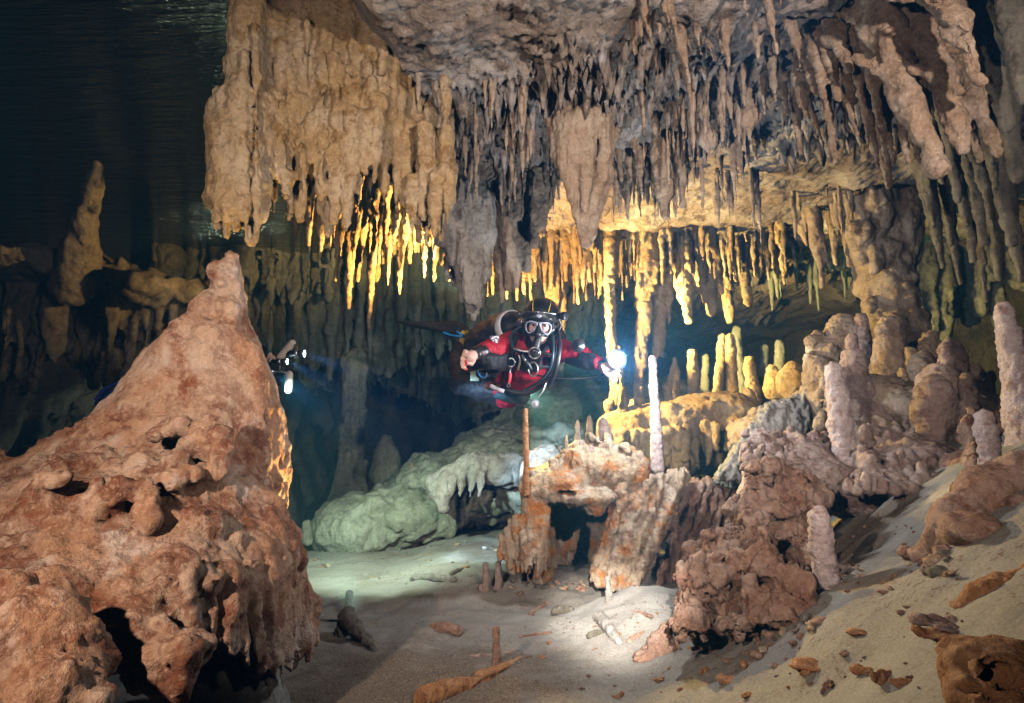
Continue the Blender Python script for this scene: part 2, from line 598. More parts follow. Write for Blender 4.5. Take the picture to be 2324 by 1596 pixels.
# sand: pale silt, brown detritus, dark crumbs
def sand_material():
    m, nt, b = new_mat("cave silt")
    tc = _n(nt, 'ShaderNodeTexCoord').outputs['Object']
    c = _mix(nt, _range(nt, _noise(nt, tc, 2.2, 4, 0.55), 0.38, 0.64), (0.255, 0.228, 0.190), (0.33, 0.305, 0.265))
    big = _noise(nt, tc, 1.15, 6, 0.62)
    c = _mix(nt, _range(nt, big, 0.52, 0.70, 0, 0.75), c, (0.21, 0.145, 0.085))
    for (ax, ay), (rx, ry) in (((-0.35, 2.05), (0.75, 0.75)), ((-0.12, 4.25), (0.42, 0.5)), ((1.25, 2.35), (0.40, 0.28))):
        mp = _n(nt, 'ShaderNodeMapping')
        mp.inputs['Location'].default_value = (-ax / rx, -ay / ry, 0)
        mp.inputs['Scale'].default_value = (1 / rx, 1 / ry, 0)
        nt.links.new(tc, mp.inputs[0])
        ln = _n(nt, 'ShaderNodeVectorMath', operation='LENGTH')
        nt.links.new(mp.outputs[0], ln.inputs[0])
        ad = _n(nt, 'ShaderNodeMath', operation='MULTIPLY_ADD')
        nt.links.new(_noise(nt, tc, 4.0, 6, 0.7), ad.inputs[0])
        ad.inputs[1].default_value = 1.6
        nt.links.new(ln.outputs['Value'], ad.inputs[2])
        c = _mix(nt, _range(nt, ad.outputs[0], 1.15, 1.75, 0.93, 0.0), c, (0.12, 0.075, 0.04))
    sp = _noise(nt, tc, 46, 5, 0.75)
    gate = _noise(nt, tc, 3.4, 4, 0.7)
    mul = _n(nt, 'ShaderNodeMath', operation='MULTIPLY')
    nt.links.new(_range(nt, sp, 0.54, 0.62), mul.inputs[0])
    nt.links.new(_range(nt, gate, 0.42, 0.60, 0.06, 0.9), mul.inputs[1])
    c = _mix(nt, mul.outputs[0], c, (0.13, 0.07, 0.04))
    c = _mix(nt, _range(nt, _noise(nt, tc, 170, 2, 0.6), 0.35, 0.7, 0, 0.35), c, (0.58, 0.52, 0.46))
    nt.links.new(c, b.inputs['Base Color'])
    b.inputs['Roughness'].default_value = 0.9
    b.inputs['Specular IOR Level'].default_value = 0.1
    bp = _n(nt, 'ShaderNodeBump')
    bp.inputs['Strength'].default_value = 0.55
    bp.inputs['Distance'].default_value = 0.008
    nt.links.new(_noise(nt, tc, 75, 5, 0.75), bp.inputs['Height'])
    nt.links.new(bp.outputs[0], b.inputs['Normal'])
    return m

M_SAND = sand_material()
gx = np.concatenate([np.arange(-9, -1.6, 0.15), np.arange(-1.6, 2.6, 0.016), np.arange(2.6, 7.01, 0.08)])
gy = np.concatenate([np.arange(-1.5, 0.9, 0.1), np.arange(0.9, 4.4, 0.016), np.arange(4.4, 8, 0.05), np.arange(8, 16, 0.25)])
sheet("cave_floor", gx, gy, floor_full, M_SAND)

def ceil_z(x, y):
    z = 1.50 + 0.85 * sstep(-0.45, -1.0, x) + 0.10 * sstep(3.4, 5.5, y)
    q = np.stack([x, y, np.zeros_like(x)], 1)
    z = z + 0.10 * fbm(q * 1.6, 3, 21) + 0.035 * fbm(q * 5, 4, 22)
    z = z - 0.012 * np.abs(fbm(q * 16, 4, 26)) - 0.012 * fbm(q * 30, 3, 27)
    gate = sstep(-0.1, 0.35, fbm(q * 1.3, 3, 23))
    smooth = 1 - 0.92 * sstep(0.45, 0.75, x) * sstep(2.95, 3.15, y) * (1 - sstep(4.5, 4.8, y))
    for fr, amp, sd in ((14.0, 0.16, 31), (26.0, 0.11, 32), (42.0, 0.07, 33)):
        w = worley(q * fr + 0.3 * np.stack([noise3(q * fr, 1), noise3(q * fr, 2), 0 * x], 1).astype(np.float32) * np.array([1, 1, 0]), sd)
        z = z - smooth * amp * (0.25 + gate) * np.clip(1 - w / 0.36, 0, 1) ** 1.2 * sstep(-0.8, -0.2, x) * (0.35 + 0.65 * sstep(1.2, 2.6, y))
    return z
cx_ = np.concatenate([np.arange(-9, -1.0, 0.2), np.arange(-1.0, 3.4, 0.0125), np.arange(3.4, 7.01, 0.08)])
cy_ = np.concatenate([np.arange(-1.5, 1.4, 0.1), np.arange(1.4, 5.4, 0.0125), np.arange(5.4, 16.01, 0.2)])
M_CEIL = rock("ceiling limestone", (0.34, 0.26, 0.20), (0.18, 0.125, 0.08), (0.48, 0.42, 0.38), 0.2, 2.6, 1.0, 60.0, 0.8, (0.62, 0.58, 0.57), 0.60)
sheet("cave_ceiling", cx_, cy_, ceil_z, M_CEIL, flip=True)

# the surface of an air pocket, seen from below as a rippled mirror
m, nt, b = new_mat("water surface from below")
b.inputs['Base Color'].default_value = (0.24, 0.28, 0.25, 1)
b.inputs['Metallic'].default_value = 1.0
b.inputs['Roughness'].default_value = 0.06
tc = _n(nt, 'ShaderNodeTexCoord').outputs['Object']
bp = _n(nt, 'ShaderNodeBump')
bp.inputs['Strength'].default_value = 0.9
bp.inputs['Distance'].default_value = 0.06
mp = _n(nt, 'ShaderNodeMapping')
mp.inputs['Rotation'].default_value = (0, 0, math.radians(-58))
mp.inputs['Scale'].default_value = (0.7, 4.5, 1)
nt.links.new(tc, mp.inputs[0])
nt.links.new(_noise(nt, mp.outputs[0], 4.0, 4, 0.6), bp.inputs['Height'])
nt.links.new(bp.outputs[0], b.inputs['Normal'])
wz = 1.95
wx, wy = np.arange(-8, -0.52, 0.25), np.arange(-1.0, 9.01, 0.25)
sheet("water_surface", wx, wy, lambda x, y: np.full_like(x, wz), m, flip=True)

# walls far away
def wall(name, pts, h, zlo, zhi, amp, seed, mat, label=None):
    """an upright rock wall along a plan polyline, bumpy"""
    pts = np.asarray(pts, float)
    seg = np.linalg.norm(np.diff(pts, axis=0), axis=1)
    s = np.concatenate([[0], np.cumsum(seg)])
    u = np.arange(0, s[-1], h)
    z = np.arange(zlo, zhi, h)
    px, py = np.interp(u, s, pts[:, 0]), np.interp(u, s, pts[:, 1])
    tx, ty = np.gradient(px), np.gradient(py)
    L = np.hypot(tx, ty)
    nx_, ny_ = ty / L, -tx / L
    U, Z = np.meshgrid(np.arange(len(u)), z, indexing='ij')
    U = U.ravel()
    Z = Z.ravel()
    q = np.stack([px[U], py[U], Z], 1)
    d = amp * fbm(q * 0.8, 4, seed) + amp * 0.45 * (np.abs(fbm(q * np.array([4, 4, 0.7]), 4, seed + 5))) + 0.15 * amp * fbm(q * 6, 3, seed + 8)
    V = np.stack([px[U] + nx_[U] * d, py[U] + ny_[U] * d, Z], 1)
    n2 = len(z)
    i = (np.arange(len(u) - 1)[:, None] * n2 + np.arange(n2 - 1)[None, :]).ravel()
    F = np.stack([i, i + n2, i + n2 + 1, i + 1], 1)
    o = to_mesh(name, V, F, mat, origin=(0, 0, 0))
    tag(o, kind='structure')
    return o
wall("cave_wall", [(-6, -1), (-6.2, 4), (-5.5, 8.5), (-3.5, 12.5), (0, 13.5), (4, 11), (5.2, 7.2), (4.6, 4.0), (5.0, -1)], 0.09, -3, 3.2, 0.55, 41, M_DARK)

# ------------------------------------------------------------------ helpers for hanging and standing dripstone
RNG = random.Random(7)

def drip(sc, tip, ztop, rt, rb, lean=(0, 0), k=0.02, subs=0, rng=RNG, pw=0.75):
    tip = np.asarray(tip, float)
    top = np.array([tip[0] + lean[0], tip[1] + lean[1], ztop])
    mid = (top + tip) / 2 + np.array([rng.uniform(-1, 1), rng.uniform(-1, 1), 0]) * 0.25 * rt
    mid[2] = tip[2] + (ztop - tip[2]) * rng.uniform(0.35, 0.6)
    rm = rb + (rt - rb) * rng.uniform(0.40, 0.72)
    sc.cone(top, mid, rt, rm, k)
    sc.cone(mid, tip + np.array([0, 0, rb]), rm, rb, k)
    for _ in range(subs):
        a = rng.uniform(0, 2 * math.pi)
        d = rm * rng.uniform(0.6, 1.15)
        L = (ztop - tip[2])
        z1 = tip[2] + L * rng.uniform(0.15, 0.75)
        z0 = min(ztop, z1 + L * rng.uniform(0.2, 0.5))
        r = max(rm * rng.uniform(0.3, 0.55), sc.h * 0.9)
        off = np.array([math.cos(a), math.sin(a)]) * d
        t0 = top + np.array([off[0] * 1.1, off[1] * 1.1, 0])
        t0[2] = z0
        t1 = tip + np.array([off[0], off[1], 0])
        t1[2] = z1
        sc.cone(t0, t1, r, r * 0.35, k)

def vdrip(sc, vx, vy, Y, rpx, topv=None, ztop=None, tip=0.28, subs=0, lean=(0, 0), k=0.02, rng=RNG):
    p = P(vx, vy, Y)
    s = S(vx, vy, Y)
    if ztop is None:
        ztop = P(vx, topv, Y)[2]
    drip(sc, p, ztop, rpx * s, max(rpx * s * tip, sc.h * 0.7), lean, k, subs, rng)

YO = [0.0]
def vcone(sc, a, b, k=0.02, cut=False):
    a = (a[0], a[1], a[2] + YO[0], a[3])
    b = (b[0], b[1], b[2] + YO[0], b[3])
    pa, pb = P(*a[:3]), P(*b[:3])
    sc.cone(pa, pb, a[3] * S(*a[:3]), b[3] * S(*b[:3]), k, cut=cut)

def vell(sc, vx, vy, Y, rx, rz, ry=None, k=0.03, cut=False, tilt=0.0):
    Y = Y + YO[0]
    s = S(vx, vy, Y)
    R = None
    if tilt:
        c, q = math.cos(tilt), math.sin(tilt)
        R = np.array([[c, 0, -q], [0, 1, 0], [q, 0, c]])
    sc.ell(P(vx, vy, Y), (rx * s, (ry if ry is not None else rx) * s, rz * s), k, rot=R, cut=cut)

# ------------------------------------------------------------------ big curtain of the left ceiling
rng = random.Random(11)
sc = Sculpt(0.0095)
zt = 1.95
# outer pillar
for vx, vy, Y, r in ((492, 522, 2.20, 22), (512, 540, 2.18, 20), (534, 528, 2.16, 24), (570, 556, 2.20, 24), (597, 500, 2.24, 22), (552, 520, 2.26, 24), (478, 470, 2.26, 16)):
    vdrip(sc, vx, vy, Y, r, topv=215 + rng.uniform(-10, 45), tip=0.42, subs=1, rng=rng, k=0.03)
for vx, vy, Y, r in ((575, 330, 2.22, 40), (548, 250, 2.22, 26), (592, 250, 2.25, 30)):
    vcone(sc, (vx, -40, Y, r * 0.8), (vx - 8, vy, Y, r), 0.03)
vcone(sc, (545, -10, 2.2, 16), (532, 150, 2.2, 20), 0.03)
vcone(sc, (500, 250, 2.24, 26), (500, 440, 2.22, 28), 0.03)
vcone(sc, (484, 260, 2.26, 14), (480, 440, 2.24, 16), 0.02)
vcone(sc, (540, 300, 2.18, 40), (530, 470, 2.16, 42), 0.03)
vell(sc, 540, 430, 2.2, 40, 60, 30)
for vx, v0, v1 in ((505, 250, 500), (528, 200, 525), (556, 120, 545), (580, 60, 520), (487, 280, 505), (545, 300, 500)):
    vcone(sc, (vx, v0, 2.14, 9), (vx + 3, v1, 2.13, 7), 0.012)
vell(sc, 560, 60, 2.2, 26, 70, 30)
# main sheet
for vx in range(620, 900, 26):
    for Y in (2.35, 2.5):
        bot = np.interp(vx, [610, 700, 760, 860, 900], [330, 350, 360, 300, 230])
        vcone(sc, (vx + rng.uniform(-8, 8), -60, Y, 40), (vx + rng.uniform(-8, 8), bot + rng.uniform(-30, 30), Y, 38), 0.05)
for a, b_, r in (((850, 20), (880, 330), 52), ((880, 130), (920, 380), 48), ((915, 220), (955, 400), 46), ((955, 260), (985, 420), 44), ((985, 340), (1000, 450), 34)):
    vcone(sc, (*a, 2.5, r * 0.6), (*b_, 2.5, r), 0.05)
for vx, vy, r in ((800, -10, 60), (835, 40, 62), (860, 90, 48), (790, 60, 60)):
    vell(sc, vx, vy, 2.46, r, r, 60, 0.05)
for vx, vy in ((895, 110), (930, 205), (945, 215), (962, 262), (1000, 345), (1010, 372), (868, 92)):
    vell(sc, vx, vy, 2.48, rng.uniform(10, 18), rng.uniform(10, 18), 20, 0.03)
front = ((622, 490, 16), (648, 450, 15), (655, 500, 13), (683, 505, 22), (700, 470, 20), (742, 542, 24), (757, 510, 26), (785, 525, 22), (770, 470, 24), (800, 440, 24),
         (725, 430, 28), (830, 400, 24), (850, 420, 20), (862, 370, 20), (884, 345, 20), (905, 340, 18), (640, 400, 24), (672, 420, 24), (870, 470, 18), (900, 460, 18), (925, 480, 17), (950, 455, 16),
         (968, 480, 14), (990, 470, 16), (1008, 410, 15), (815, 470, 16), (845, 300, 34), (902, 500, 16), (918, 515, 15), (934, 530, 17), (952, 548, 16), (968, 560, 18), (985, 572, 16), (1000, 560, 18), (1014, 520, 15), (1022, 470, 14), (990, 500, 22), (960, 500, 20), (735, 300, 12), (700, 365, 26), (610, 430, 20))
for vx, vy, r in front:
    vdrip(sc, vx, vy, 2.28 + rng.uniform(-0.05, 0.14), r, topv=vy - rng.uniform(120, 260), tip=0.24, subs=4, rng=rng, k=0.018)
for _ in range(190):
    vx = rng.uniform(612, 1000)
    lo = np.interp(vx, [610, 870, 1000], [60, 60, 330])
    hi = np.interp(vx, [610, 740, 860, 1000], [450, 470, 380, 430])
    if hi - lo < 60:
        continue
    vy = rng.uniform(lo + 50, hi)
    vdrip(sc, vx, vy, (2.262 if vx < 870 else 2.41) + rng.uniform(-0.015, 0.02), rng.uniform(5, 12), topv=vy - rng.uniform(30, 100), tip=0.25, subs=1, rng=rng, k=0.012)
o = carve(sc, "dripstone_curtain", M_OCHRE, [('rib', 0.014, 9.0, 0.22), ('fbm', 0.016, 7.0), ('knob', 0.006, 34.0), ('fbm', 0.005, 32.0), ('rib', 0.003, 60.0, 0.4)], 3, top=True)
tag(o, "massive ochre dripstone curtain with a torn lower edge hanging over the cone stalagmite", "dripstone curtain")

# golden back-lit fringe behind the curtain
rng = random.Random(12)
sc = Sculpt(0.0095)
gold = ((762, 640, 11), (791, 703, 15), (837, 750, 17), (812, 640, 15), (868, 600, 16), (880, 650, 13), (906, 670, 13), (930, 600, 15), (942, 560, 14), (962, 632, 12), (985, 640, 12), (1002, 600, 13),
        (855, 640, 12), (890, 560, 18), (918, 540, 16), (822, 560, 18), (780, 590, 16), (975, 560, 16), (1020, 640, 13), (1012, 560, 16), (1042, 678, 12), (748, 560, 14), (700, 560, 12), (672, 545, 10), (728, 575, 11))
for vx, vy, r in gold:
    Y = 4.10 + rng.uniform(-0.28, 0.25)
    vdrip(sc, vx, vy, Y, r * 1.05, ztop=1.75, tip=0.25, subs=7, rng=rng, k=0.018)
for _ in range(120):
    vx = rng.uniform(735, 1040)
    bot = np.interp(vx, [735, 790, 840, 900, 960, 1040], [540, 600, 620, 580, 580, 640])
    vy = bot - rng.uniform(-10, 170)
    vdrip(sc, vx, vy, 4.05 + rng.uniform(-0.3, 0.3), rng.uniform(6, 13), topv=vy - rng.uniform(80, 200), tip=0.3, subs=1, rng=rng)
for vx in range(690, 1060, 22):
    vdrip(sc, vx, np.interp(vx, [690, 760, 860, 960, 1060], [500, 565, 575, 560, 600]) + rng.uniform(-20, 15), 4.42, 24, ztop=1.75, tip=0.5, subs=3, rng=rng, k=0.03)
o = carve(sc, "dripstone_curtain", M_OCHRE, [('rib', 0.010, 12.0, 0.25), ('fbm', 0.010, 10.0), ('knob', 0.007, 40.0), ('fbm', 0.004, 38.0)], 5, top=True)
tag(o, "golden glowing fringe of dripstone points hanging left of the diver", "dripstone curtain")

# mauve lump with a glowing orange hem
rng = random.Random(13)
sc = Sculpt(0.009)
for vx, vy, r in ((1000, 560, 26), (1025, 600, 30), (1050, 640, 32), (1080, 660, 30), (1060, 560, 42), (1035, 500, 40), (1090, 580, 26), (1105, 640, 18), (1045, 440, 34), (1060, 690, 22), (1085, 700, 18)):
    vdrip(sc, vx, vy, 3.38 + rng.uniform(-0.05, 0.08), r, topv=max(415, vy - 190), tip=0.5, subs=1, rng=rng, k=0.05)
for vx, vy, r in ((1046, 690, 10), (1075, 727, 12), (1062, 712, 10), (1094, 700, 9), (1030, 650, 10), (1082, 715, 10), (1014, 640, 9)):
    vdrip(sc, vx, vy, 3.52, r, topv=vy - 90, tip=0.5, subs=1, rng=rng, k=0.02)
vcone(sc, (1040, 260, 3.42, 40), (1050, 460, 3.4, 44), 0.06)
o = carve(sc, "stalactite", M_GREY, [('rib', 0.007, 16.0, 0.3), ('fbm', 0.012, 8.0), ('rib', 0.005, 34.0, 0.4), ('fbm', 0.005, 40.0)], 6, top=True)
tag(o, "broad mauve grey stalactite with a lit hem, hanging just above the diver's tank", "stalactite")

# ------------------------------------------------------------------ cone stalagmite and its skirt of flowstone, left foreground
rng = random.Random(21)
sc = Sculpt(0.0095)
prof = [(568, 507, 524), (600, 493, 530), (640, 472, 535), (700, 444, 543), (760, 376, 560), (800, 338, 576), (860, 303, 597), (900, 282, 604), (950, 238, 609), (1000, 172, 611), (1050, 95, 611), (1110, 10, 609), (1180, -80, 606)]
zs, cxx, rx, ry, cyy = [], [], [], [], []
for vy, l, r in prof:
    Y = 2.25
    a, b2 = P(l, vy, Y), P(r, vy, Y)
    zs.append(a[2])
    cxx.append((a[0] + b2[0]) / 2)
    rx.append((b2[0] - a[0]) / 2)
    ry.append(min((b2[0] - a[0]) / 2 * 1.0, 0.34 + 0.1 * (b2[0] - a[0])))
    cyy.append(Y + 0.05)
sc.stack(zs, cxx, cyy, rx, ry, 0.05, 2.7)
for vx, vy, r in ((470, 690, 26), (455, 715, 22), (500, 620, 20), (420, 745, 30), (480, 760, 34), (395, 775, 22), (520, 700, 22), (440, 800, 34), (515, 650, 16), (380, 800, 20)):
    vell(sc, vx, vy, 2.30 - 0.88 * float(np.interp(P(vx, vy, 2.25)[2], zs[::-1], ry[::-1])), r, r * 0.7, 26, 0.05)
# ridge down the right flank
vcone(sc, (572, 800, 2.22, 18), (594, 1120, 2.14, 24), 0.08)
vcone(sc, (592, 930, 2.30, 24), (600, 1130, 2.30, 26), 0.06)
# skirt
vell(sc, 230, 1150, 1.86, 280, 80, 165, 0.08)
vell(sc, 420, 1120, 1.95, 170, 90, 130, 0.08)
vell(sc, 330, 1240, 1.95, 330, 130, 240, 0.1)
vell(sc, 180, 1300, 1.70, 330, 130, 200, 0.1)
vell(sc, 420, 1330, 1.78, 210, 130, 150, 0.1)
vell(sc, 60, 1420, 1.45, 190, 120, 160, 0.08)
vell(sc, 560, 1260, 1.95, 90, 110, 90, 0.08)
lobes = [((598, 1150, 2.02, 34), (640, 1270, 1.98, 36), (665, 1500, 1.93, 18)), ((630, 1200, 2.08, 26), (668, 1330, 2.06, 32), (700, 1490, 2.03, 14)), ((560, 1180, 1.95, 40), (605, 1300, 1.88, 44), (620, 1500, 1.83, 20)),
         ((530, 1210, 1.88, 44), (560, 1330, 1.78, 48), (585, 1520, 1.76, 18)), ((490, 1230, 1.80, 46), (525, 1340, 1.70, 54), (540, 1465, 1.68, 26)), ((450, 1250, 1.74, 46), (480, 1360, 1.64, 60), (500, 1460, 1.62, 26)),
         ((400, 1270, 1.68, 50), (430, 1370, 1.56, 62), (445, 1440, 1.54, 30)), ((655, 1250, 2.2, 30), (690, 1370, 2.16, 28), (712, 1450, 2.14, 14)), ((330, 1300, 1.60, 56), (360, 1390, 1.50, 60), (370, 1420, 1.48, 34))]
for a, m_, b2 in lobes:
    vcone(sc, a, m_, 0.05)
    vcone(sc, m_, b2, 0.04)
for _ in range(90):
    t = rng.random()
    vx = 420 + 280 * t
    vy0 = 1290 + rng.uniform(-20, 70)
    Y = np.interp(vx, [420, 540, 620, 700], [1.52, 1.66, 1.80, 2.0])
    Y = Y - 0.045
    vcone(sc, (vx - 12, vy0, Y, 9), (vx + 8, np.interp(vx, [420, 480, 540, 600, 640, 700], [1430, 1455, 1480, 1520, 1515, 1470]) + rng.uniform(-12, 18), Y - 0.01, 5), 0.009)
for vx, vy, Y, r in ((300, 1450, 1.42, 78), (250, 1420, 1.45, 60), (340, 1490, 1.38, 54), (405, 1490, 1.38, 46), (400, 1545, 1.37, 30), (430, 1470, 1.40, 36), (395, 1580, 1.37, 14),
                     (70, 1400, 1.22, 60), (30, 1440, 1.2, 70), (110, 1370, 1.25, 44), (130, 1460, 1.22, 66), (50, 1530, 1.18, 80), (190, 1500, 1.25, 50), (180, 1560, 1.18, 60), (110, 1580, 1.12, 70), (20, 1340, 1.3, 50), (240, 1590, 1.15, 26), (350, 1540, 1.38, 24)):
    vell(sc, vx, vy, Y, r, r * rng.uniform(0.75, 1.05), r, 0.05)
# coral-like knobs and arms on top of the skirt
arms = [((110, 1180, 1.62, 26), (115, 1100, 1.62, 22)), ((115, 1095, 1.62, 18), (85, 1082, 1.62, 11)), ((118, 1095, 1.62, 18), (158, 1082, 1.60, 10)), ((150, 1180, 1.60, 24), (215, 1150, 1.60, 26)), ((215, 1150, 1.60, 26), (330, 1100, 1.62, 14)),
        ((210, 1130, 1.6, 16), (215, 1105, 1.6, 18)), ((265, 1130, 1.6, 18), (270, 1100, 1.6, 10)), ((320, 1150, 1.6, 22), (350, 1130, 1.6, 22)), ((350, 1130, 1.6, 20), (345, 1180, 1.58, 26)), ((410, 1180, 1.66, 20), (440, 1175, 1.66, 26)),
        ((395, 1045, 1.80, 26), (450, 1000, 1.82, 26)), ((450, 1000, 1.82, 26), (470, 980, 1.84, 20)), ((340, 990, 1.85, 14), (395, 968, 1.85, 20)), ((395, 968, 1.85, 18), (412, 965, 1.84, 20)), ((480, 1010, 1.85, 30), (490, 950, 1.88, 28)),
        ((500, 1060, 1.8, 28), (505, 1000, 1.82, 24)), ((350, 1090, 1.7, 24), (390, 1080, 1.7, 22)), ((300, 1050, 1.8, 16), (330, 1040, 1.8, 14)), ((60, 1180, 1.6, 22), (70, 1130, 1.6, 20)), ((160, 1060, 1.9, 20), (260, 1055, 1.85, 14)), ((440, 1075, 1.72, 26), (390, 1100, 1.7, 24)), ((20, 1080, 2.0, 40), (-40, 1060, 2.0, 50))]
for a, b2 in arms:
    vcone(sc, (*a[:2], a[2] + 0.01, a[3]), (*b2[:2], b2[2] + 0.01, b2[3]), 0.03)
for _ in range(46):
    vx, vy = rng.uniform(20, 520), rng.uniform(1030, 1330)
    Y = np.interp(vy, [1030, 1330], [1.86, 1.50]) + 0.02
    vell(sc, vx, vy, Y, rng.uniform(10, 26), rng.uniform(8, 16), 30, 0.04)
# holes between the arms
for vx, vy, Y, r in ((352, 1112, 1.6, 9), (340, 1175, 1.56, 9), (180, 1115, 1.58, 12)):
    pass
o = carve(sc, "cone_stalagmite", M_ROSE, [('fbm', 0.016, 5.0), ('ledge', 0.009, 9.0), ('rib', 0.016, 13.0, 0.32), ('fbm', 0.006, 18.0), ('knob', 0.003, 34.0), ('rib', 0.005, 36.0, 0.35), ('fbm', 0.0025, 70.0)], 8, wfn=lambda V: 0.38 + 0.62 * (1 - sstep(P(450, 980, 2.2)[2], P(450, 880, 2.2)[2], V[:, 2])) + 0.45 * sstep(P(450, 800, 2.2)[2], P(450, 700, 2.2)[2], V[:, 2]))
tag(o, "huge rusty pink cone stalagmite spreading into a skirt of lumpy flowstone", "stalagmite")

# grey stalagmite column under the skirt
sc = Sculpt(0.011)
vcone(sc, (520, 1400, 1.95, 60), (530, 1650, 1.9, 130), 0.05)
vcone(sc, (470, 1480, 1.95, 20), (460, 1640, 1.9, 60), 0.04)
for vx in (478, 492, 508, 525):
    vdrip(sc, vx, 1530 + (vx * 7) % 18, 1.85, 8, topv=1440, tip=0.5)
o = carve(sc, "flowstone_column", M_GREY, [('rib', 0.010, 10.0, 0.3), ('fbm', 0.012, 9.0), ('fbm', 0.004, 40.0)], 9)
tag(o, "grey fluted flowstone column standing on the sand under the rusty skirt", "column")

# ------------------------------------------------------------------ single stalactites
NSTAL = [0]
def stalactite(vx, vy, Y, r, topv=None, ztop=None, label=None, group=None, mat=M_TAN, subs=2, lean=(0, 0), tip=0.3, h=0.0075, specs=None, seed=None, sway=0.0, knob=None):
    NSTAL[0] += 1
    sd = seed if seed is not None else 100 + NSTAL[0]
    rg = random.Random(sd)
    sc = Sculpt(h)
    vdrip(sc, vx, vy, Y, r, topv=topv, ztop=ztop, tip=tip, subs=subs, lean=lean, rng=rg, k=0.02)
    if knob:
        for kx, ky, kr in knob:
            vell(sc, kx, ky, Y, kr, kr * 1.15, kr, 0.02)
    sp = specs or [('fbm', 0.20 * r * S(vx, vy, Y), 14.0), ('rib', 0.004, 26.0, 0.35), ('ring', 0.0025, 45.0), ('fbm', 0.003, 60.0)]
    o = carve(sc, "stalactite", mat, sp, sd, top=True)
    tag(o, label, "stalactite", group)
    return o

def ctop(vx, vy, Y):
    p = P(vx, vy, Y)
    return float(ceil_z(np.array([p[0]]), np.array([p[1]]))[0]) + 0.10

# long ones left of the ribbed funnel
LONG = [
    (1094, 342, 3.0, 17, 1.6, "spindle shaped tan stalactite alone in the dark gap left of the ribbed funnel"),
    (1134, 428, 3.05, 14, 1.6, "slim tapering stalactite between the spindle and the thick twin columns"),
    (1184, 312, 2.95, 11, 1.6, "short thin stalactite hanging in front of the thick twin columns"),
    (1112, 245, 2.9, 9, 1.6, "thin straight stalactite just right of the spindle, ending above its point"),
    (1060, 230, 2.95, 10, 1.6, "thin stalactite left of the spindle at the white patch"),
]
for vx, vy, Y, r, zt_, lab in LONG:
    stalactite(vx, vy, Y, r, ztop=zt_, label=lab, subs=3, mat=M_TAN)
# thick twin column hanging down to the diver's tank
sc = Sculpt(0.009)
rng = random.Random(31)
for vx, vy, Y, r in ((1155, 660, 3.45, 22), (1168, 655, 3.5, 20), (1140, 690, 3.5, 14), (1176, 500, 3.4, 20), (1212, 560, 3.4, 22), (1228, 520, 3.42, 20), (1195, 620, 3.5, 18), (1215, 440, 3.35, 18), (1160, 420, 3.35, 15), (1245, 480, 3.45, 14), (1128, 620, 3.5, 12)):
    vdrip(sc, vx, vy, Y, r * 1.1, ztop=1.7, tip=0.45, subs=5, rng=rng, k=0.03)
o = carve(sc, "dripstone_column", M_TAN, [('rib', 0.010, 12.0, 0.22), ('fbm', 0.010, 9.0), ('fbm', 0.004, 38.0), ('knob', 0.004, 44.0)], 33, top=True)
tag(o, "thick fluted cluster of fused stalactites reaching down behind the diver's tank", "dripstone column")

# long back-lit ones above the diver's head
sc = Sculpt(0.009)
rng = random.Random(32)
for vx, vy, Y, r in ((1262, 760, 4.65, 12), (1275, 845, 4.7, 11), (1245, 690, 4.65, 13), (1285, 640, 4.6, 11), (1232, 640, 4.65, 11), (1300, 600, 4.6, 12), (1255, 600, 4.6, 15), (1280, 560, 4.6, 14)):
    vdrip(sc, vx, vy, Y, r * 1.1, ztop=1.7, tip=0.5, subs=4, rng=rng, k=0.02)
o = carve(sc, "dripstone_column", M_OCHRE, [('rib', 0.008, 14.0, 0.22), ('fbm', 0.010, 9.0), ('knob', 0.005, 40.0), ('fbm', 0.004, 38.0)], 34, top=True)
tag(o, "tall glowing orange stalactite cluster hanging directly behind the diver's helmet", "dripstone column")

sc = Sculpt(0.0095)
rng = random.Random(35)
for vx, vy, Y, r in ((1312, 690, 4.4, 11), (1325, 665, 4.4, 10), (1338, 640, 4.4, 11), (1352, 620, 4.35, 10), (1318, 600, 4.3, 12), (1365, 650, 4.4, 9), (1345, 570, 4.3, 14), (1130, 620, 4.4, 10), (1118, 670, 4.4, 10), (1150, 680, 4.4, 10), (1190, 670, 4.45, 9), (1205, 690, 4.45, 9), (1215, 640, 4.45, 10)):
    vdrip(sc, vx, vy, Y, r, ztop=1.7, tip=0.35, subs=4, rng=rng, k=0.02)
for vx in range(1095, 1440, 20):
    vdrip(sc, vx, rng.uniform(560, 640), 4.86, 20, ztop=1.75, tip=0.4, subs=3, rng=rng, k=0.03)
for _ in range(60):
    vdrip(sc, rng.uniform(1090, 1440), rng.uniform(570, 690), rng.uniform(4.5, 4.75), rng.uniform(4, 8), ztop=1.75, tip=0.3, subs=1, rng=rng, k=0.015)
o = carve(sc, "dripstone_curtain", M_OCHRE, [('rib', 0.008, 14.0, 0.22), ('fbm', 0.008, 11.0), ('knob', 0.006, 40.0)], 36, top=True)
tag(o, "thin golden dripstone points hanging between the helmet and the torch", "dripstone curtain")

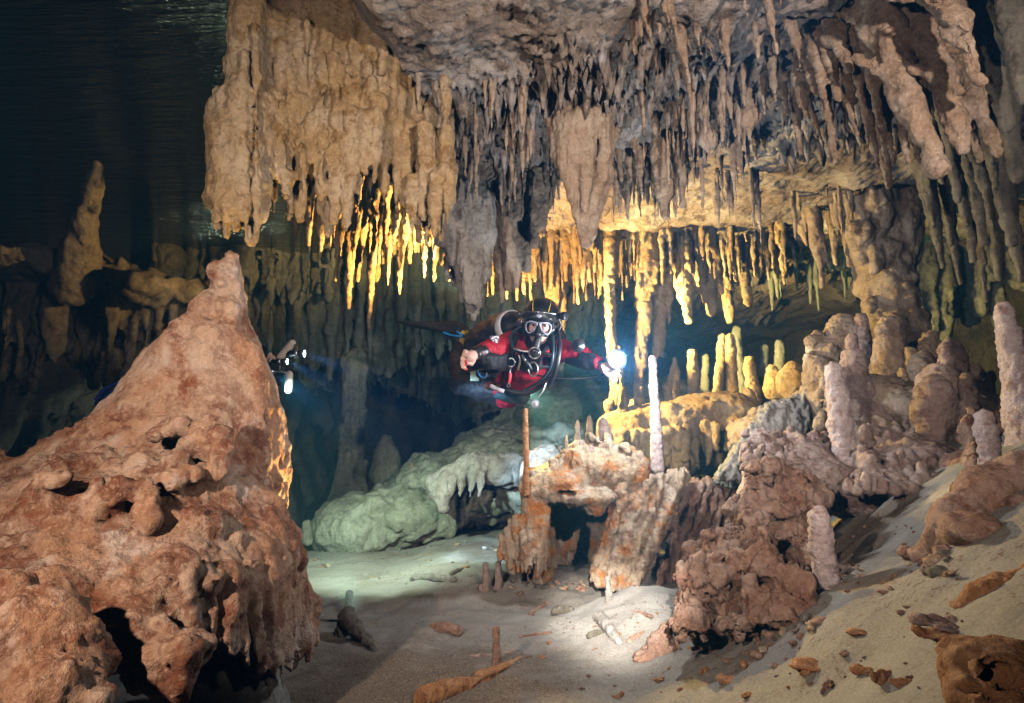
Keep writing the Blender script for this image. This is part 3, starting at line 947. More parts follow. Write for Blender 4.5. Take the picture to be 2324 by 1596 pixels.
# ribbed funnel
sc = Sculpt(0.008)
rng = random.Random(37)
cF = P(1318, 285, 2.6)
vell(sc, 1318, 290, 2.6, 70, 26, 60, 0.03)
vcone(sc, (1318, 290, 2.6, 50), (1340, 440, 2.6, 26), 0.04)
vcone(sc, (1340, 440, 2.6, 34), (1335, 530, 2.6, 20), 0.04)
for i in range(17):
    a = math.pi * (0.98 + 1.04 * i / 16)
    top = cF + np.array([math.cos(a) * 0.138, math.sin(a) * 0.12, -0.01 + 0.02 * math.sin(i * 2.1)])
    bvx, bvy = rng.choice(((1322, 552), (1335, 556), (1342, 540), (1350, 500), (1315, 500), (1332, 470), (1362, 430), (1385, 350)) if i > 10 else ((1322, 552), (1335, 556), (1312, 480), (1325, 500), (1300, 430)))
    b2 = P(bvx, bvy, 2.58)
    mid = top * 0.5 + b2 * 0.5 + np.array([math.cos(a), math.sin(a), 0]) * 0.030
    r0 = rng.uniform(0.016, 0.024)
    sc.cone(top, mid, r0, r0 * 1.05, 0.006)
    sc.cone(mid, b2, r0 * 1.05, 0.010, 0.012)
vdrip(sc, 1328, 562, 2.58, 16, topv=430, tip=0.4, subs=3, rng=rng)
vdrip(sc, 1339, 560, 2.6, 14, topv=430, tip=0.4, subs=1, rng=rng)
vcone(sc, (1330, 180, 2.65, 50), (1318, 285, 2.62, 56), 0.04)
o = carve(sc, "stalactite", M_TAN, [('rib', 0.006, 20.0, 0.25), ('fbm', 0.008, 8.0), ('fbm', 0.003, 45.0)], 38, top=True)
tag(o, "funnel shaped stalactite with a wide rim and ribs running together to a point", "stalactite")

# named stalactites right of the funnel
NAMED = [
    (1394, 325, 2.75, 17, None, "knobbly stalactite touching the right rim of the ribbed funnel", [(1396, 262, 17)]),
    (1510, 500, 2.85, 26, None, "longest stalactite of the middle crowd, ending in a thick spindle point", [(1512, 430, 24)]),
    (1551, 476, 2.85, 19, None, "thick stalactite close beside the longest one on its right, with a cut off tip", None),
    (1606, 347, 2.55, 20, None, "stalactite with a pear shaped bulb at its end, over the smooth pale ceiling", [(1606, 315, 21)]),
    (1700, 318, 2.5, 16, None, "stalactite ending in a wide ragged cluster of drops", [(1695, 270, 24), (1712, 262, 16)]),
    (1640, 322, 2.5, 13, None, "rough stalactite between the pear bulb and the ragged drops", None),
    (1536, 300, 2.6, 13, None, "tapered stalactite in the front row above the longest one", None),
    (1494, 320, 2.7, 13, None, "crooked knobbly stalactite left of the longest one", [(1488, 292, 11)]),
    (1720, 139, 2.1, 15, None, "single sharp stalactite high in the ceiling above the ragged drops", None),
    (1639, 124, 2.1, 22, None, "wide flat stalactite with three tiny points high in the ceiling", None),
    (1496, 80, 2.1, 17, None, "rounded brown stub hanging from the very top of the ceiling", None),
]
for vx, vy, Y, r, _, lab, kn in NAMED:
    stalactite(vx, vy, Y, r, ztop=ctop(vx, vy, Y), label=lab, subs=4, mat=M_TAN, knob=kn)

# fluted curtains that close the ceiling behind the single stalactites
for tips, Y0, lab, mt, sd, n in (
    (((950, 430), (1000, 480), (1080, 520), (1130, 600), (1180, 610), (1250, 560)), 3.95, "dim fluted dripstone curtain closing the gap between ochre curtain and ribbed funnel", M_TAN, 43, 60),
    (((1385, 470), (1450, 470), (1520, 480), (1580, 400), (1650, 330), (1760, 300)), 3.35, "fluted dripstone mass behind the dense crowd of stalactites", M_TAN, 44, 60)):
    sc = Sculpt(0.011)
    rng = random.Random(sd)
    xs = [t[0] for t in tips]
    for i in range(n):
        vx = xs[0] + (xs[-1] - xs[0]) * (i + rng.random()) / n
        vy = np.interp(vx, xs, [t[1] for t in tips]) - rng.uniform(-25, 150)
        vdrip(sc, vx, vy, Y0 + rng.uniform(-0.15, 0.15), rng.uniform(7, 15), ztop=1.75, tip=0.25, subs=3, rng=rng, k=0.02)
    for vx in range(xs[0] + 10, xs[-1], 24):
        vdrip(sc, vx, np.interp(vx, xs, [t[1] for t in tips]) - rng.uniform(90, 160), Y0 + 0.2, 22, ztop=1.75, tip=0.5, subs=2, rng=rng, k=0.03)
    o = carve(sc, "dripstone_curtain", mt, [('rib', 0.010, 12.0, 0.22), ('fbm', 0.010, 9.0), ('knob', 0.005, 36.0), ('fbm', 0.004, 36.0)], sd, top=True)
    tag(o, lab, "dripstone curtain")
rng = random.Random(45)
for _ in range(46):
    vx = rng.uniform(1420, 2150)
    Y = rng.uniform(1.75, 2.35)
    p = P(vx, 100, Y)
    zc = float(ceil_z(np.array([p[0]]), np.array([Y]))[0])
    sc = Sculpt(0.0075)
    r = rng.uniform(7, 17) * Y / FV
    drip(sc, (p[0], Y, zc - rng.uniform(0.06, 0.24)), zc + 0.10, r, r * 0.3, (rng.uniform(-.03, .0), 0.02), 0.012, 4, rng)
    o = carve(sc, "stalactite", M_UMBER, [('fbm', 0.008, 14.0), ('rib', 0.005, 22.0, 0.35), ('fbm', 0.004, 50.0)], 900 + _, top=True)
    tag(o, "short brown stalactite on the near ceiling at the upper right", "stalactite", "short stalactites of the near right ceiling")

# heavy stalactites that hang close to the camera on the right
BIG = [
    (1831, 274, 2.15, 30, 0.02, "long thick brown stalactite with a banded tip, leftmost of the heavy ones on the right"),
    (2132, 398, 1.72, 48, -0.05, "biggest stalactite of the right side, bright edged with a blunt tip"),
    (2190, 354, 1.68, 46, -0.05, "heavy stalactite close beside the biggest one, with a broken end"),
    (2228, 202, 1.50, 56, -0.07, "huge flat stalactite filling the upper right, with bright torn edges"),
    (2032, 164, 1.85, 20, -0.02, "slender pointed stalactite left of the huge flat one"),
    (1927, 164, 1.9, 24, 0.0, "small three pointed stalactite between the heavy ones"),
    (1854, 220, 2.05, 14, 0.0, "short stalactite with a round drop beside the long thick brown one"),
    (2268, 358, 1.72, 34, -0.03, "dim brown stalactite at the right end of the heavy row"),
]
for vx, vy, Y, r, ln, lab in BIG:
    stalactite(vx, vy, Y, r, ztop=1.62, label=lab, subs=6, lean=(ln * 2.5, 0.10), mat=M_UMBER, tip=0.36, h=0.008,
               specs=[('fbm', 0.022, 7.0), ('rib', 0.008, 14.0, 0.35), ('ring', 0.003, 30.0), ('fbm', 0.006, 24.0), ('fbm', 0.003, 60.0)])
MEDIUM = [(1789, 262, 2.3, 15), (1817, 350, 2.35, 12), (1863, 318, 2.3, 11), (1895, 375, 2.15, 17), (1946, 310, 2.0, 16), (1973, 330, 2.0, 14), (1994, 380, 1.98, 20), (2015, 384, 1.98, 20),
          (2029, 372, 1.96, 18), (2060, 374, 1.92, 24), (2086, 374, 1.9, 18), (2018, 428, 2.2, 24), (1925, 300, 2.1, 15), (1880, 260, 2.0, 16), (2224, 372, 1.9, 22), (2205, 300, 1.85, 24), (1960, 240, 1.95, 22), (2000, 290, 1.9, 26), (1905, 235, 2.0, 22), (2100, 250, 1.75, 36), (2060, 220, 1.75, 32)]
for vx, vy, Y, r in MEDIUM:
    stalactite(vx, vy, Y, r, ztop=1.62, label="mid sized tan stalactite in the packed row among the heavy ones on the right", group="packed stalactites of the right ceiling", subs=4, lean=(rng.uniform(-0.05, 0.0), rng.uniform(0, 0.08)), mat=M_UMBER)
# dark ones at the right margin
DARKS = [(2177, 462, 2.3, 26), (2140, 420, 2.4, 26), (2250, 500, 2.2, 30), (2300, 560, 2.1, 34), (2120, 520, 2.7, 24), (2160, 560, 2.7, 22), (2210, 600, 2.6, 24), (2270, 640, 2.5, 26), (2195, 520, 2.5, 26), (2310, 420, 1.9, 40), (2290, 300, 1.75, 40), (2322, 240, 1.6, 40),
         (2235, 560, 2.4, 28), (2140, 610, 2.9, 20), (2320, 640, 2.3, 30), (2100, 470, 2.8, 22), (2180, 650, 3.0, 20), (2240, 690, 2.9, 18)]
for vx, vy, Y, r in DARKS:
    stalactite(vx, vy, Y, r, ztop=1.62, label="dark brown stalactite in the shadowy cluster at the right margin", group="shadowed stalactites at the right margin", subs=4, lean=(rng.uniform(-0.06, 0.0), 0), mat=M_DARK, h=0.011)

# crowd in the middle of the ceiling
rng = random.Random(77)
crowd = [(1418, 315, 2.9, 11), (1411, 414, 3.0, 12), (1432, 417, 3.0, 12), (1457, 440, 2.95, 16), (1569, 366, 2.7, 7), (1555, 340, 2.7, 8), (1669, 311, 2.55, 12), (1480, 360, 2.95, 14), (1440, 350, 2.9, 13), (1390, 420, 3.1, 10), (1400, 470, 3.2, 10), (1425, 500, 3.3, 11), (1470, 410, 3.0, 17), (1530, 400, 3.0, 16), (1585, 300, 2.6, 12), (1625, 290, 2.6, 13), (1660, 270, 2.5, 13), (1575, 260, 2.5, 12), (1545, 240, 2.5, 12), (1510, 260, 2.6, 14), (1470, 270, 2.7, 14), (1440, 250, 2.7, 12), (1605, 240, 2.5, 12), (1690, 240, 2.4, 12), (1640, 220, 2.4, 10), (1735, 260, 2.4, 9), (1760, 230, 2.3, 12)]
for vx, vy, Y, r in crowd:
    stalactite(vx, vy, Y, r, ztop=ctop(vx, vy, Y), label="tan stalactite in the dense crowd between the ribbed funnel and the pale smooth ceiling", group="dense crowd of stalactites in the middle of the ceiling", subs=3, mat=M_TAN)
for _ in range(135):
    vx = rng.uniform(950, 1740)
    Y = rng.uniform(2.35, 3.4)
    p = P(vx, 200, Y)
    zc = float(ceil_z(np.array([p[0]]), np.array([Y]))[0])
    L = rng.uniform(0.08, 0.34) * (1.3 if vx > 1380 else 0.9)
    if abs(vx - 1318) < 110 and Y < 3.0:
        continue
    r = rng.uniform(4, 10)
    s = Y / FV
    NSTAL[0] += 1
    sc = Sculpt(0.0075)
    drip(sc, (p[0], Y, zc - L), zc + 0.08, r * s, max(0.004, r * s * 0.2), (rng.uniform(-.01, .01), 0), 0.012, 3, rng)
    o = carve(sc, "stalactite", M_TAN, [('fbm', 0.006, 16.0), ('rib', 0.004, 26.0, 0.35), ('fbm', 0.003, 60.0)], 300 + NSTAL[0], top=True)
    if vx < 1240:
        tag(o, "small thin stalactite on the bare ceiling above the thick twin columns", "stalactite", "small stalactites of the bare left ceiling")
    else:
        tag(o, "small tan stalactite filling in behind the dense crowd right of the funnel", "stalactite", "small stalactites behind the dense crowd")

# ------------------------------------------------------------------ yellow fringe beyond the smooth ceiling
for name, tips, Y0, lab, mat, sd in (
    ("dripstone_curtain", ((1430, 640, 12), (1460, 700, 12), (1480, 680, 12), (1500, 620, 12), (1530, 640, 14), (1563, 736, 22), (1545, 690, 14), (1585, 650, 14), (1600, 690, 14), (1616, 718, 22), (1635, 670, 16), (1657, 736, 20), (1675, 650, 14), (1697, 695, 18), (1720, 610, 12), (1741, 630, 12), (1766, 623, 14), (1750, 570, 10), (1790, 580, 12), (1510, 590, 16), (1560, 590, 16), (1610, 590, 16), (1660, 590, 16), (1400, 600, 12), (1380, 640, 10)), 4.75, "knobbly yellow lit curtain of dripstone across the back, right of the torch", M_OCHRE, 51),
    ("dripstone_curtain", ((1831, 560, 14), (1805, 520, 10), (1850, 590, 10), (1870, 606, 12), (1898, 603, 12), (1927, 609, 13), (1867, 655, 14), (1840, 470, 16), (1880, 480, 18), (1905, 500, 18), (1930, 480, 22), (1960, 520, 24), (1990, 540, 24), (1803, 462, 9), (1950, 590, 16), (1985, 620, 16), (2040, 470, 26), (2070, 500, 24)), 3.9, "yellow rimmed curtain of slanting dripstone points beside the stout column", M_TAN, 52)):
    sc = Sculpt(0.012 if sd == 51 else 0.011)
    rng = random.Random(sd)
    for vx, vy, r in tips:
        vdrip(sc, vx, vy, Y0 + rng.uniform(-0.15, 0.2), r, ztop=1.72, tip=0.42, subs=6 if sd == 51 else 4, rng=rng, k=0.02, lean=(-0.03, 0))
    for _ in range(150 if sd == 51 else 40):
        x0, x1 = (1420, 1790) if sd == 51 else (1800, 2060)
        vx = rng.uniform(x0, x1)
        vy = rng.uniform(535, 650) if sd == 51 else rng.uniform(400, 560)
        vdrip(sc, vx, vy, Y0 + rng.uniform(-0.45, 0.25), rng.uniform(4, 9), ztop=1.7, tip=0.3, subs=2, rng=rng, k=0.015)
    o = carve(sc, name, mat, [('rib', 0.010, 11.0, 0.3), ('knob', 0.016, 20.0), ('fbm', 0.008, 22.0)] if sd == 51 else [('rib', 0.008, 12.0, 0.3), ('fbm', 0.012, 9.0), ('fbm', 0.005, 30.0)], sd, top=True)
    tag(o, lab, "dripstone curtain")
rng = random.Random(53)
for _ in range(40):
    vx = rng.uniform(1420, 1960)
    vy = rng.uniform(560, 690) if vx < 1700 else rng.uniform(600, 720)
    Y = rng.uniform(5.2, 6.2)
    stalactite(vx, vy, Y, rng.uniform(5, 11), ztop=1.75, label="thin stalactite in the dark recess behind the yellow curtain", group="stalactites of the dark recess", subs=2, mat=M_FAR, h=0.014, specs=[('fbm', 0.010, 12.0)])

# ------------------------------------------------------------------ lit columns beside the torch
def column(path, name, label, mat, subs, seed, h=0.009, specs=None, cat="column"):
    sc = Sculpt(h)
    rg = random.Random(seed)
    for a, b2 in zip(path[:-1], path[1:]):
        vcone(sc, a, b2, 0.03)
        for _ in range(subs):
            t = rg.random()
            vx, vy = a[0] + (b2[0] - a[0]) * t, a[1] + (b2[1] - a[1]) * t
            r = a[3] + (b2[3] - a[3]) * t
            dx = rg.uniform(-1, 1) * r
            L = rg.uniform(15, 60)
            vcone(sc, (vx + dx, vy - L, a[2] - rg.uniform(-0.5, 1) * r * a[2] / FV, r * rg.uniform(0.2, 0.45)), (vx + dx, vy + L, a[2] - rg.uniform(-0.5, 1) * r * a[2] / FV, r * rg.uniform(0.12, 0.3)), 0.02)
    o = carve(sc, name, mat, specs or [('rib', 0.008, 12.0, 0.3), ('knob', 0.012, 26.0), ('fbm', 0.006, 24.0)], seed)
    tag(o, label, cat)
    return o
column([(1388, 500, 4.35, 20), (1384, 640, 4.35, 13), (1386, 760, 4.35, 9), (1392, 830, 4.35, 9), (1402, 890, 4.35, 14), (1398, 960, 4.4, 28)], "dripstone_column", "yellow lit column directly behind the torch hand, widening into a foot below", M_OCHRE, 7, 61)
column([(1462, 480, 4.4, 32), (1466, 600, 4.4, 23), (1460, 700, 4.4, 15), (1456, 800, 4.4, 10), (1448, 900, 4.4, 10), (1444, 990, 4.4, 20)], "dripstone_column", "knobbly yellow column between the torch and the thin pale pillar", M_OCHRE, 9, 62)
column([(1500, 560, 4.5, 26), (1504, 660, 4.5, 20), (1496, 760, 4.5, 12), (1494, 800, 4.5, 9)], "stalactite", "ragged yellow stalactite just right of the knobbly column", M_OCHRE, 7, 63, cat="stalactite")
column([(1530, 840, 4.5, 10), (1528, 880, 4.5, 12), (1526, 940, 4.5, 16)], "stalagmite", "short yellow stalagmite between the thin pale pillar and the back row", M_OCHRE, 4, 64, cat="stalagmite")
column([(1412, 880, 4.2, 7), (1413, 940, 4.2, 9), (1414, 990, 4.2, 11)], "stalagmite", "thin yellow stalagmite at the foot of the lit columns, below the torch", M_OCHRE, 2, 65, cat="stalagmite")

# stout column of the right
column([(2005, 420, 3.75, 88), (2005, 560, 3.75, 70), (2014, 640, 3.72, 52), (2022, 700, 3.7, 50), (2032, 770, 3.68, 60), (2036, 850, 3.66, 80), (2030, 960, 3.6, 110)], "dripstone_column", "stout dripstone column joining ceiling and mound on the right", M_TAN, 10, 66, 0.011,
       [('rib', 0.014, 8.0, 0.35), ('knob', 0.022, 13.0), ('fbm', 0.010, 18.0), ('fbm', 0.004, 50.0)])

# green lit wall behind the stout column
sc = Sculpt(0.014)
rng = random.Random(67)
for vx, vy, Y, r in ((2090, 720, 5.0, 26), (2120, 760, 5.0, 30), (2150, 780, 5.0, 26), (2110, 650, 5.05, 34), (2140, 690, 5.05, 34), (2170, 720, 5.1, 30), (2200, 740, 5.1, 28), (2255, 640, 4.9, 34), (2290, 620, 4.9, 36), (2320, 660, 4.9, 40), (2230, 720, 5.0, 30), (2270, 760, 5.0, 26)):
    vdrip(sc, vx, vy, Y, r, ztop=1.75, tip=0.5, subs=5, rng=rng, k=0.04)
o = carve(sc, "dripstone_curtain", M_FAR, [('rib', 0.02, 6.0, 0.35), ('fbm', 0.022, 7.0), ('fbm', 0.008, 26.0)], 68, top=True)
tag(o, "dim green lit dripstone wall in the dark behind the stout column", "dripstone curtain")

# ------------------------------------------------------------------ stalagmites of the right side
def stalagmite(base, top, label, mat=M_PALE, bulge=0.0, subs=0, seed=1, h=0.0075, specs=None, group=None, name="stalagmite"):
    """base/top: vx, vy, Y, r"""
    rg = random.Random(seed)
    sc = Sculpt(h)
    n = 4
    pts = []
    for i in range(n + 1):
        t = i / n
        q = [base[j] + (top[j] - base[j]) * t for j in range(4)]
        if 0 < i < n:
            q[0] += rg.uniform(-1, 1) * 0.14 * q[3]
            q[3] *= 1 + rg.uniform(-0.14, 0.14)
        pts.append(q)
    for a, b2 in zip(pts[:-1], pts[1:]):
        vcone(sc, a, b2, 0.01)
    for _ in range(subs):
        t = rg.random()
        q = [base[j] + (top[j] - base[j]) * t for j in range(4)]
        r = q[3] * rg.uniform(0.4, 0.7)
        vell(sc, q[0] + rg.uniform(-1, 1) * q[3] * 0.8, q[1], q[2] - q[3] * 0.6 * q[2] / FV, r, r * rg.uniform(0.8, 1.5), r, 0.02)
    rm = top[3] * S(*top[:3])
    o = carve(sc, name, mat, specs or [('fbm', 0.30 * rm, 0.40 / rm), ('knob', 0.007, 36.0), ('fbm', 0.006, 45.0), ('knob', 0.003, 80.0), ('ring', 0.003, 45.0)], seed)
    tag(o, label, "stalagmite", group)
    return o
stalagmite((1926, 1085, 2.75, 26), (1891, 838, 2.75, 16), "tall pink stalagmite leaning left on the popcorn mound, front of the stout column", M_PALE, seed=71)
stalagmite((1930, 1082, 2.75, 34), (1924, 1000, 2.75, 22), "pink stub grown together with the foot of the tall pink stalagmite", M_PALE, seed=72)
stalagmite((2345, 1010, 2.2, 48), (2277, 700, 2.2, 15), "long pink stalagmite leaning at the right edge, tallest on the right", M_PALE, seed=73)
stalagmite((2256, 1090, 2.15, 23), (2234, 948, 2.15, 17), "pale mauve stalagmite standing in front of the long leaning one", M_PALE, seed=74)
stalagmite((1875, 1312, 1.9, 25), (1857, 1172, 1.9, 21), "fat pale pink stalagmite standing on the sand beside the ribbed boulder", M_PALE, seed=75)
stalagmite((2205, 985, 2.6, 24), (2196, 862, 2.6, 14), "dusky pink stalagmite behind the pale mauve one", M_PINK, seed=76)
stalagmite((1940, 975, 3.1, 62), (1935, 815, 3.1, 22), "brown pink cone stalagmite with a long neck at the foot of the stout column", M_PINK, subs=8, seed=77)
stalagmite((1936, 840, 3.1, 16), (1933, 770, 3.1, 12), "small round headed stalagmite crowning the brown pink cone", M_PINK, seed=78)
stalagmite((1975, 880, 3.4, 26), (1954, 726, 3.4, 14), "smooth finger stalagmite leaning before the stout column", M_PINK, seed=79)
stalagmite((2015, 890, 3.2, 38), (2018, 738, 3.2, 20), "swollen stalagmite leaning against the front of the stout column", M_TAN, subs=4, seed=80)
stalagmite((2140, 985, 2.75, 50), (2140, 870, 2.75, 44), "bulky lumpy pink stalagmite between the stout column and the leaning one", M_PINK, subs=16, seed=81)
stalagmite((2160, 880, 2.75, 30), (2160, 790, 2.75, 20), "knobbly tower of pink drops behind the bulky lumpy one", M_PINK, subs=10, seed=82)
stalagmite((2105, 830, 3.2, 26), (2108, 765, 3.2, 14), "dull brown stalagmite of stacked knobs behind the bulky lumpy one", M_TAN, subs=8, seed=83)
stalagmite((2070, 860, 3.1, 22), (2067, 800, 3.1, 12), "small knobby stalagmite squeezed beside the stout column", M_TAN, subs=6, seed=84)
stalagmite((2098, 850, 3.0, 30), (2096, 815, 3.0, 18), "low round knob stalagmite between two knobbly towers", M_TAN, subs=6, seed=85)
stalagmite((1885, 860, 3.5, 46), (1910, 735, 3.5, 26), "clump of brown knobs left of the stout column", M_TAN, subs=16, seed=86)
stalagmite((1862, 870, 3.5, 30), (1855, 770, 3.5, 20), "left shoulder of brown knobs above the striped slab", M_TAN, subs=12, seed=87)
for i, (b0, t0, lab, mt) in enumerate((
    ((1574, 900, 4.6, 14), (1572, 803, 4.6, 10), "yellow lit stalagmite nearest the torch in the back row of thin ones", M_OCHRE),
    ((1630, 892, 4.7, 13), (1640, 768, 4.7, 10), "slightly leaning thin stalagmite, second of the back row", M_OCHRE),
    ((1662, 908, 4.6, 13), (1657, 766, 4.6, 9), "straight thin stalagmite, tallest of the back row", M_OCHRE),
    ((1712, 910, 4.5, 16), (1701, 818, 4.5, 11), "thick brown stalagmite at the right end of the back row", M_OCHRE),
    ((1680, 905, 5.4, 18), (1672, 750, 5.4, 9), "dim stalagmite standing behind the tallest one of the back row", M_FAR),
    ((1762, 880, 4.4, 30), (1750, 838, 4.4, 10), "low yellow stalagmite with a forked top right of the back row", M_OCHRE),
    ((1805, 880, 4.2, 40), (1800, 835, 4.2, 16), "wide yellow brown stalagmite stub left of the brown knobs", M_OCHRE),
    ((1702, 950, 4.2, 26), (1698, 892, 4.2, 12), "short yellow cone stalagmite before the thick brown one", M_OCHRE),
    ((1730, 870, 5.6, 12), (1735, 790, 5.6, 8), "thin dark stalagmite far behind the forked one", M_FAR),
    ((1600, 880, 5.6, 10), (1602, 810, 5.6, 7), "thin dark stalagmite far behind between the first two of the back row", M_FAR),
    ((1770, 850, 5.4, 12), (1768, 780, 5.4, 9), "dark pillar stub in the gap left of the brown knobs", M_FAR))):
    stalagmite(b0, t0, lab, mt, seed=90 + i, h=0.010)
# thin pillar and needle of the central rock
YO[0] = 0.36
stalagmite((1492, 1062, 2.95, 16), (1481, 815, 2.98, 8.5), "thin pale mauve pillar rising from the leaning slab past the torch", M_PALE, seed=110, h=0.006, specs=[('fbm', 0.004, 20.0), ('fbm', 0.004, 55.0), ('knob', 0.003, 80.0)])
stalagmite((1194, 1120, 2.75, 8), (1193, 932, 2.75, 5.5), "needle thin orange stalagmite rising from the left end of the split rock", M_ORANGE, seed=111, h=0.005, specs=[('fbm', 0.003, 30.0), ('ring', 0.002, 60.0)])
for i, (b0, t0, lab) in enumerate((
    ((1338, 1000, 3.0, 8), (1338, 948, 3.0, 5), "small golden finger stalagmite on the ridge of the split rock"),
    ((1312, 1010, 3.0, 7), (1311, 958, 3.0, 4), "thinner golden stalagmite just left of the golden finger"),
    ((1286, 1030, 2.95, 5), (1285, 990, 2.95, 3), "tiny golden needle stalagmite on the left of the ridge"),
    ((1322, 1065, 2.9, 10), (1320, 1005, 2.9, 6), "grey white stalagmite in the front of the ridge"),
    ((1347, 1090, 2.85, 15), (1342, 1020, 2.85, 8), "thick mauve stalagmite stuck to the front of the split rock"),
    ((1382, 1030, 3.05, 20), (1368, 960, 3.05, 12), "bent golden stalagmite with a drooping head on the ridge"))):
    stalagmite(b0, t0, lab, M_MIXED if i < 3 else M_PINK, seed=112 + i, h=0.005, specs=[('fbm', 0.004, 24.0), ('fbm', 0.002, 60.0)])

# ------------------------------------------------------------------ split rock in the middle
def slab_frame(a, b2, n):
    """rotation whose columns are: along a->b2, face normal-ish n, third"""
    u = np.asarray(b2) - np.asarray(a)
    u = u / np.linalg.norm(u)
    n = np.asarray(n, float)
    n = n - u * (n @ u)
    n /= np.linalg.norm(n)
    return np.stack([u, n, np.cross(u, n)], 1)

rng = random.Random(120)
sc = Sculpt(0.0085)
vell(sc, 1270, 1090, 2.95, 80, 32, 90, 0.04)
vell(sc, 1340, 1060, 3.0, 80, 60, 90, 0.04)
vell(sc, 1410, 1075, 3.0, 70, 62, 80, 0.04)
vell(sc, 1240, 1115, 2.85, 50, 26, 50, 0.04)
vell(sc, 1330, 1128, 2.8, 70, 22, 60, 0.03)
vell(sc, 1350, 1140, 2.76, 30, 26, 30, 0.02)
for vx, top, bot, Y, r in ((1205, 1100, 1265, 2.8, 16), (1222, 1100, 1300, 2.8, 14), (1234, 1110, 1318, 2.8, 10), (1192, 1105, 1290, 2.82, 14), (1178, 1180, 1295, 2.82, 14), (1165, 1190, 1300, 2.84, 13), (1152, 1205, 1285, 2.84, 12), (1142, 1220, 1260, 2.86, 12), (1236, 1130, 1290, 2.95, 12), (1215, 1230, 1310, 2.78, 10), (1200, 1200, 1298, 2.77, 10), (1186, 1210, 1300, 2.77, 9)):
    vcone(sc, (vx, top, Y, r), (vx + rng.uniform(-4, 6), bot, Y, 5), 0.008)
    for _ in range(4):
        dx = rng.uniform(-10, 10)
        vcone(sc, (vx + dx, top + rng.uniform(10, 60), Y - 0.02, 7), (vx + dx, bot - rng.uniform(0, 50), Y - 0.03, 4), 0.006)
for _ in range(26):
    vx = rng.uniform(1200, 1440)
    vell(sc, vx, np.interp(vx, [1200, 1327, 1371, 1451], [1085, 1000, 985, 1045]) + rng.uniform(-4, 40), 2.9 + rng.uniform(-0.03, 0.1), rng.uniform(6, 14), rng.uniform(5, 14), 14, 0.02)
vcone(sc, (1250, 1080, 3.62, 70), (1290, 1300, 3.66, 90), 0.05)
vcone(sc, (1370, 1090, 3.6, 80), (1370, 1300, 3.64, 100), 0.05)
vell(sc, 1310, 1090, 3.25, 130, 40, 120, 0.06)
vcone(sc, (1215, 1120, 3.0, 30), (1222, 1300, 3.05, 34), 0.04)
vcone(sc, (1225, 1120, 3.3, 30), (1230, 1300, 3.3, 34), 0.04)
vell(sc, 1290, 1120, 2.76, 26, 5, 30, 0.008, cut=True)
o = carve(sc, "split_rock", M_MIXED, [('rib', 0.012, 16.0, 0.25), ('fbm', 0.008, 9.0), ('fbm', 0.006, 26.0), ('rib', 0.004, 50.0, 0.4)], 121)
tag(o, "orange and grey split rock with a hollow and golden ridge, below the diver", "rock")

def leaning_slab(name, tl, tr, bl, br, Y, thick, mat, label, seed, h=0.0085, tiltY=0.0, specs=None):
    rg = random.Random(seed)
    sc = Sculpt(h)
    n = 17
    for i in range(n + 1):
        t = i / n
        a = (tl[0] + (tr[0] - tl[0]) * t, tl[1] + (tr[1] - tl[1]) * t + rg.uniform(-5, 5))
        b2 = (bl[0] + (br[0] - bl[0]) * t, bl[1] + (br[1] - bl[1]) * t + rg.uniform(-6, 6))
        w = math.hypot(tr[0] - tl[0], tr[1] - tl[1]) / n
        for j in range(3):
            yy = Y + thick * (j - 0.2) / 3 + rg.uniform(-0.025, 0.02)
            vcone(sc, (*a, yy + tiltY, w * rg.uniform(0.65, 1.25)), (*b2, yy, w * rg.uniform(0.65, 1.25)), 0.005)
    o = carve(sc, name, mat, specs or [('fbm', 0.014, 8.0), ('rib', 0.014, 20.0, 0.16), ('rib', 0.007, 42.0, 0.2), ('fbm', 0.006, 28.0), ('pit', 0.006, 30.0)], seed)
    tag(o, label, "rock")
    return o
leaning_slab("rock_slab", (1400, 1105), (1560, 1072), (1348, 1318), (1440, 1345), 2.82, 0.22, M_MIXED, "thick leaning slab with a vertical grain, propped against the right of the split rock", 123, tiltY=0.06)
leaning_slab("rock_slab", (1560, 1100), (1690, 1085), (1490, 1345), (1590, 1380), 2.95, 0.3, M_BROWN, "dark brown leaning slab in the shadow between the split rock and the ribbed boulder", 124, tiltY=0.1)
YO[0] = 0.0
leaning_slab("rock_slab", (1735, 925), (1870, 885), (1640, 1085), (1800, 1090), 3.2, 0.25, M_GREY, "grey striped slab leaning under the brown knobs at the back", 125, tiltY=0.15)
leaning_slab("rock_slab", (1690, 985), (1745, 940), (1620, 1095), (1680, 1100), 3.35, 0.15, M_FAR, "olive tinted slab edge left of the grey striped slab", 126, tiltY=0.1)

# yellow lit mound with a fringe
sc = Sculpt(0.011)
rng = random.Random(127)
vell(sc, 1560, 960, 4.3, 170, 50, 78, 0.06)
vell(sc, 1420, 975, 4.3, 70, 45, 78, 0.05)
vell(sc, 1650, 950, 4.28, 80, 60, 76, 0.05)
vell(sc, 1590, 925, 4.35, 70, 30, 90, 0.05)
vell(sc, 1500, 1040, 4.5, 160, 40, 90, 0.05)
for _ in range(80):
    vx = rng.uniform(1395, 1725)
    top = np.interp(vx, [1490, 1600, 1725], [985, 965, 960])
    vcone(sc, (vx, top, 4.05 + rng.uniform(-0.05, 0.1), 10), (vx + rng.uniform(-3, 3), top + rng.uniform(40, 100), 4.02 + rng.uniform(-0.05, 0.1), 5), 0.02)
for _ in range(40):
    vell(sc, rng.uniform(1400, 1720), rng.uniform(915, 965), 4.1 + rng.uniform(0, 0.3), rng.uniform(6, 16), rng.uniform(5, 12), 14, 0.03)
o = carve(sc, "flowstone_mound", M_OCHRE, [('fbm', 0.020, 6.0), ('knob', 0.012, 18.0), ('fbm', 0.007, 26.0)], 128)
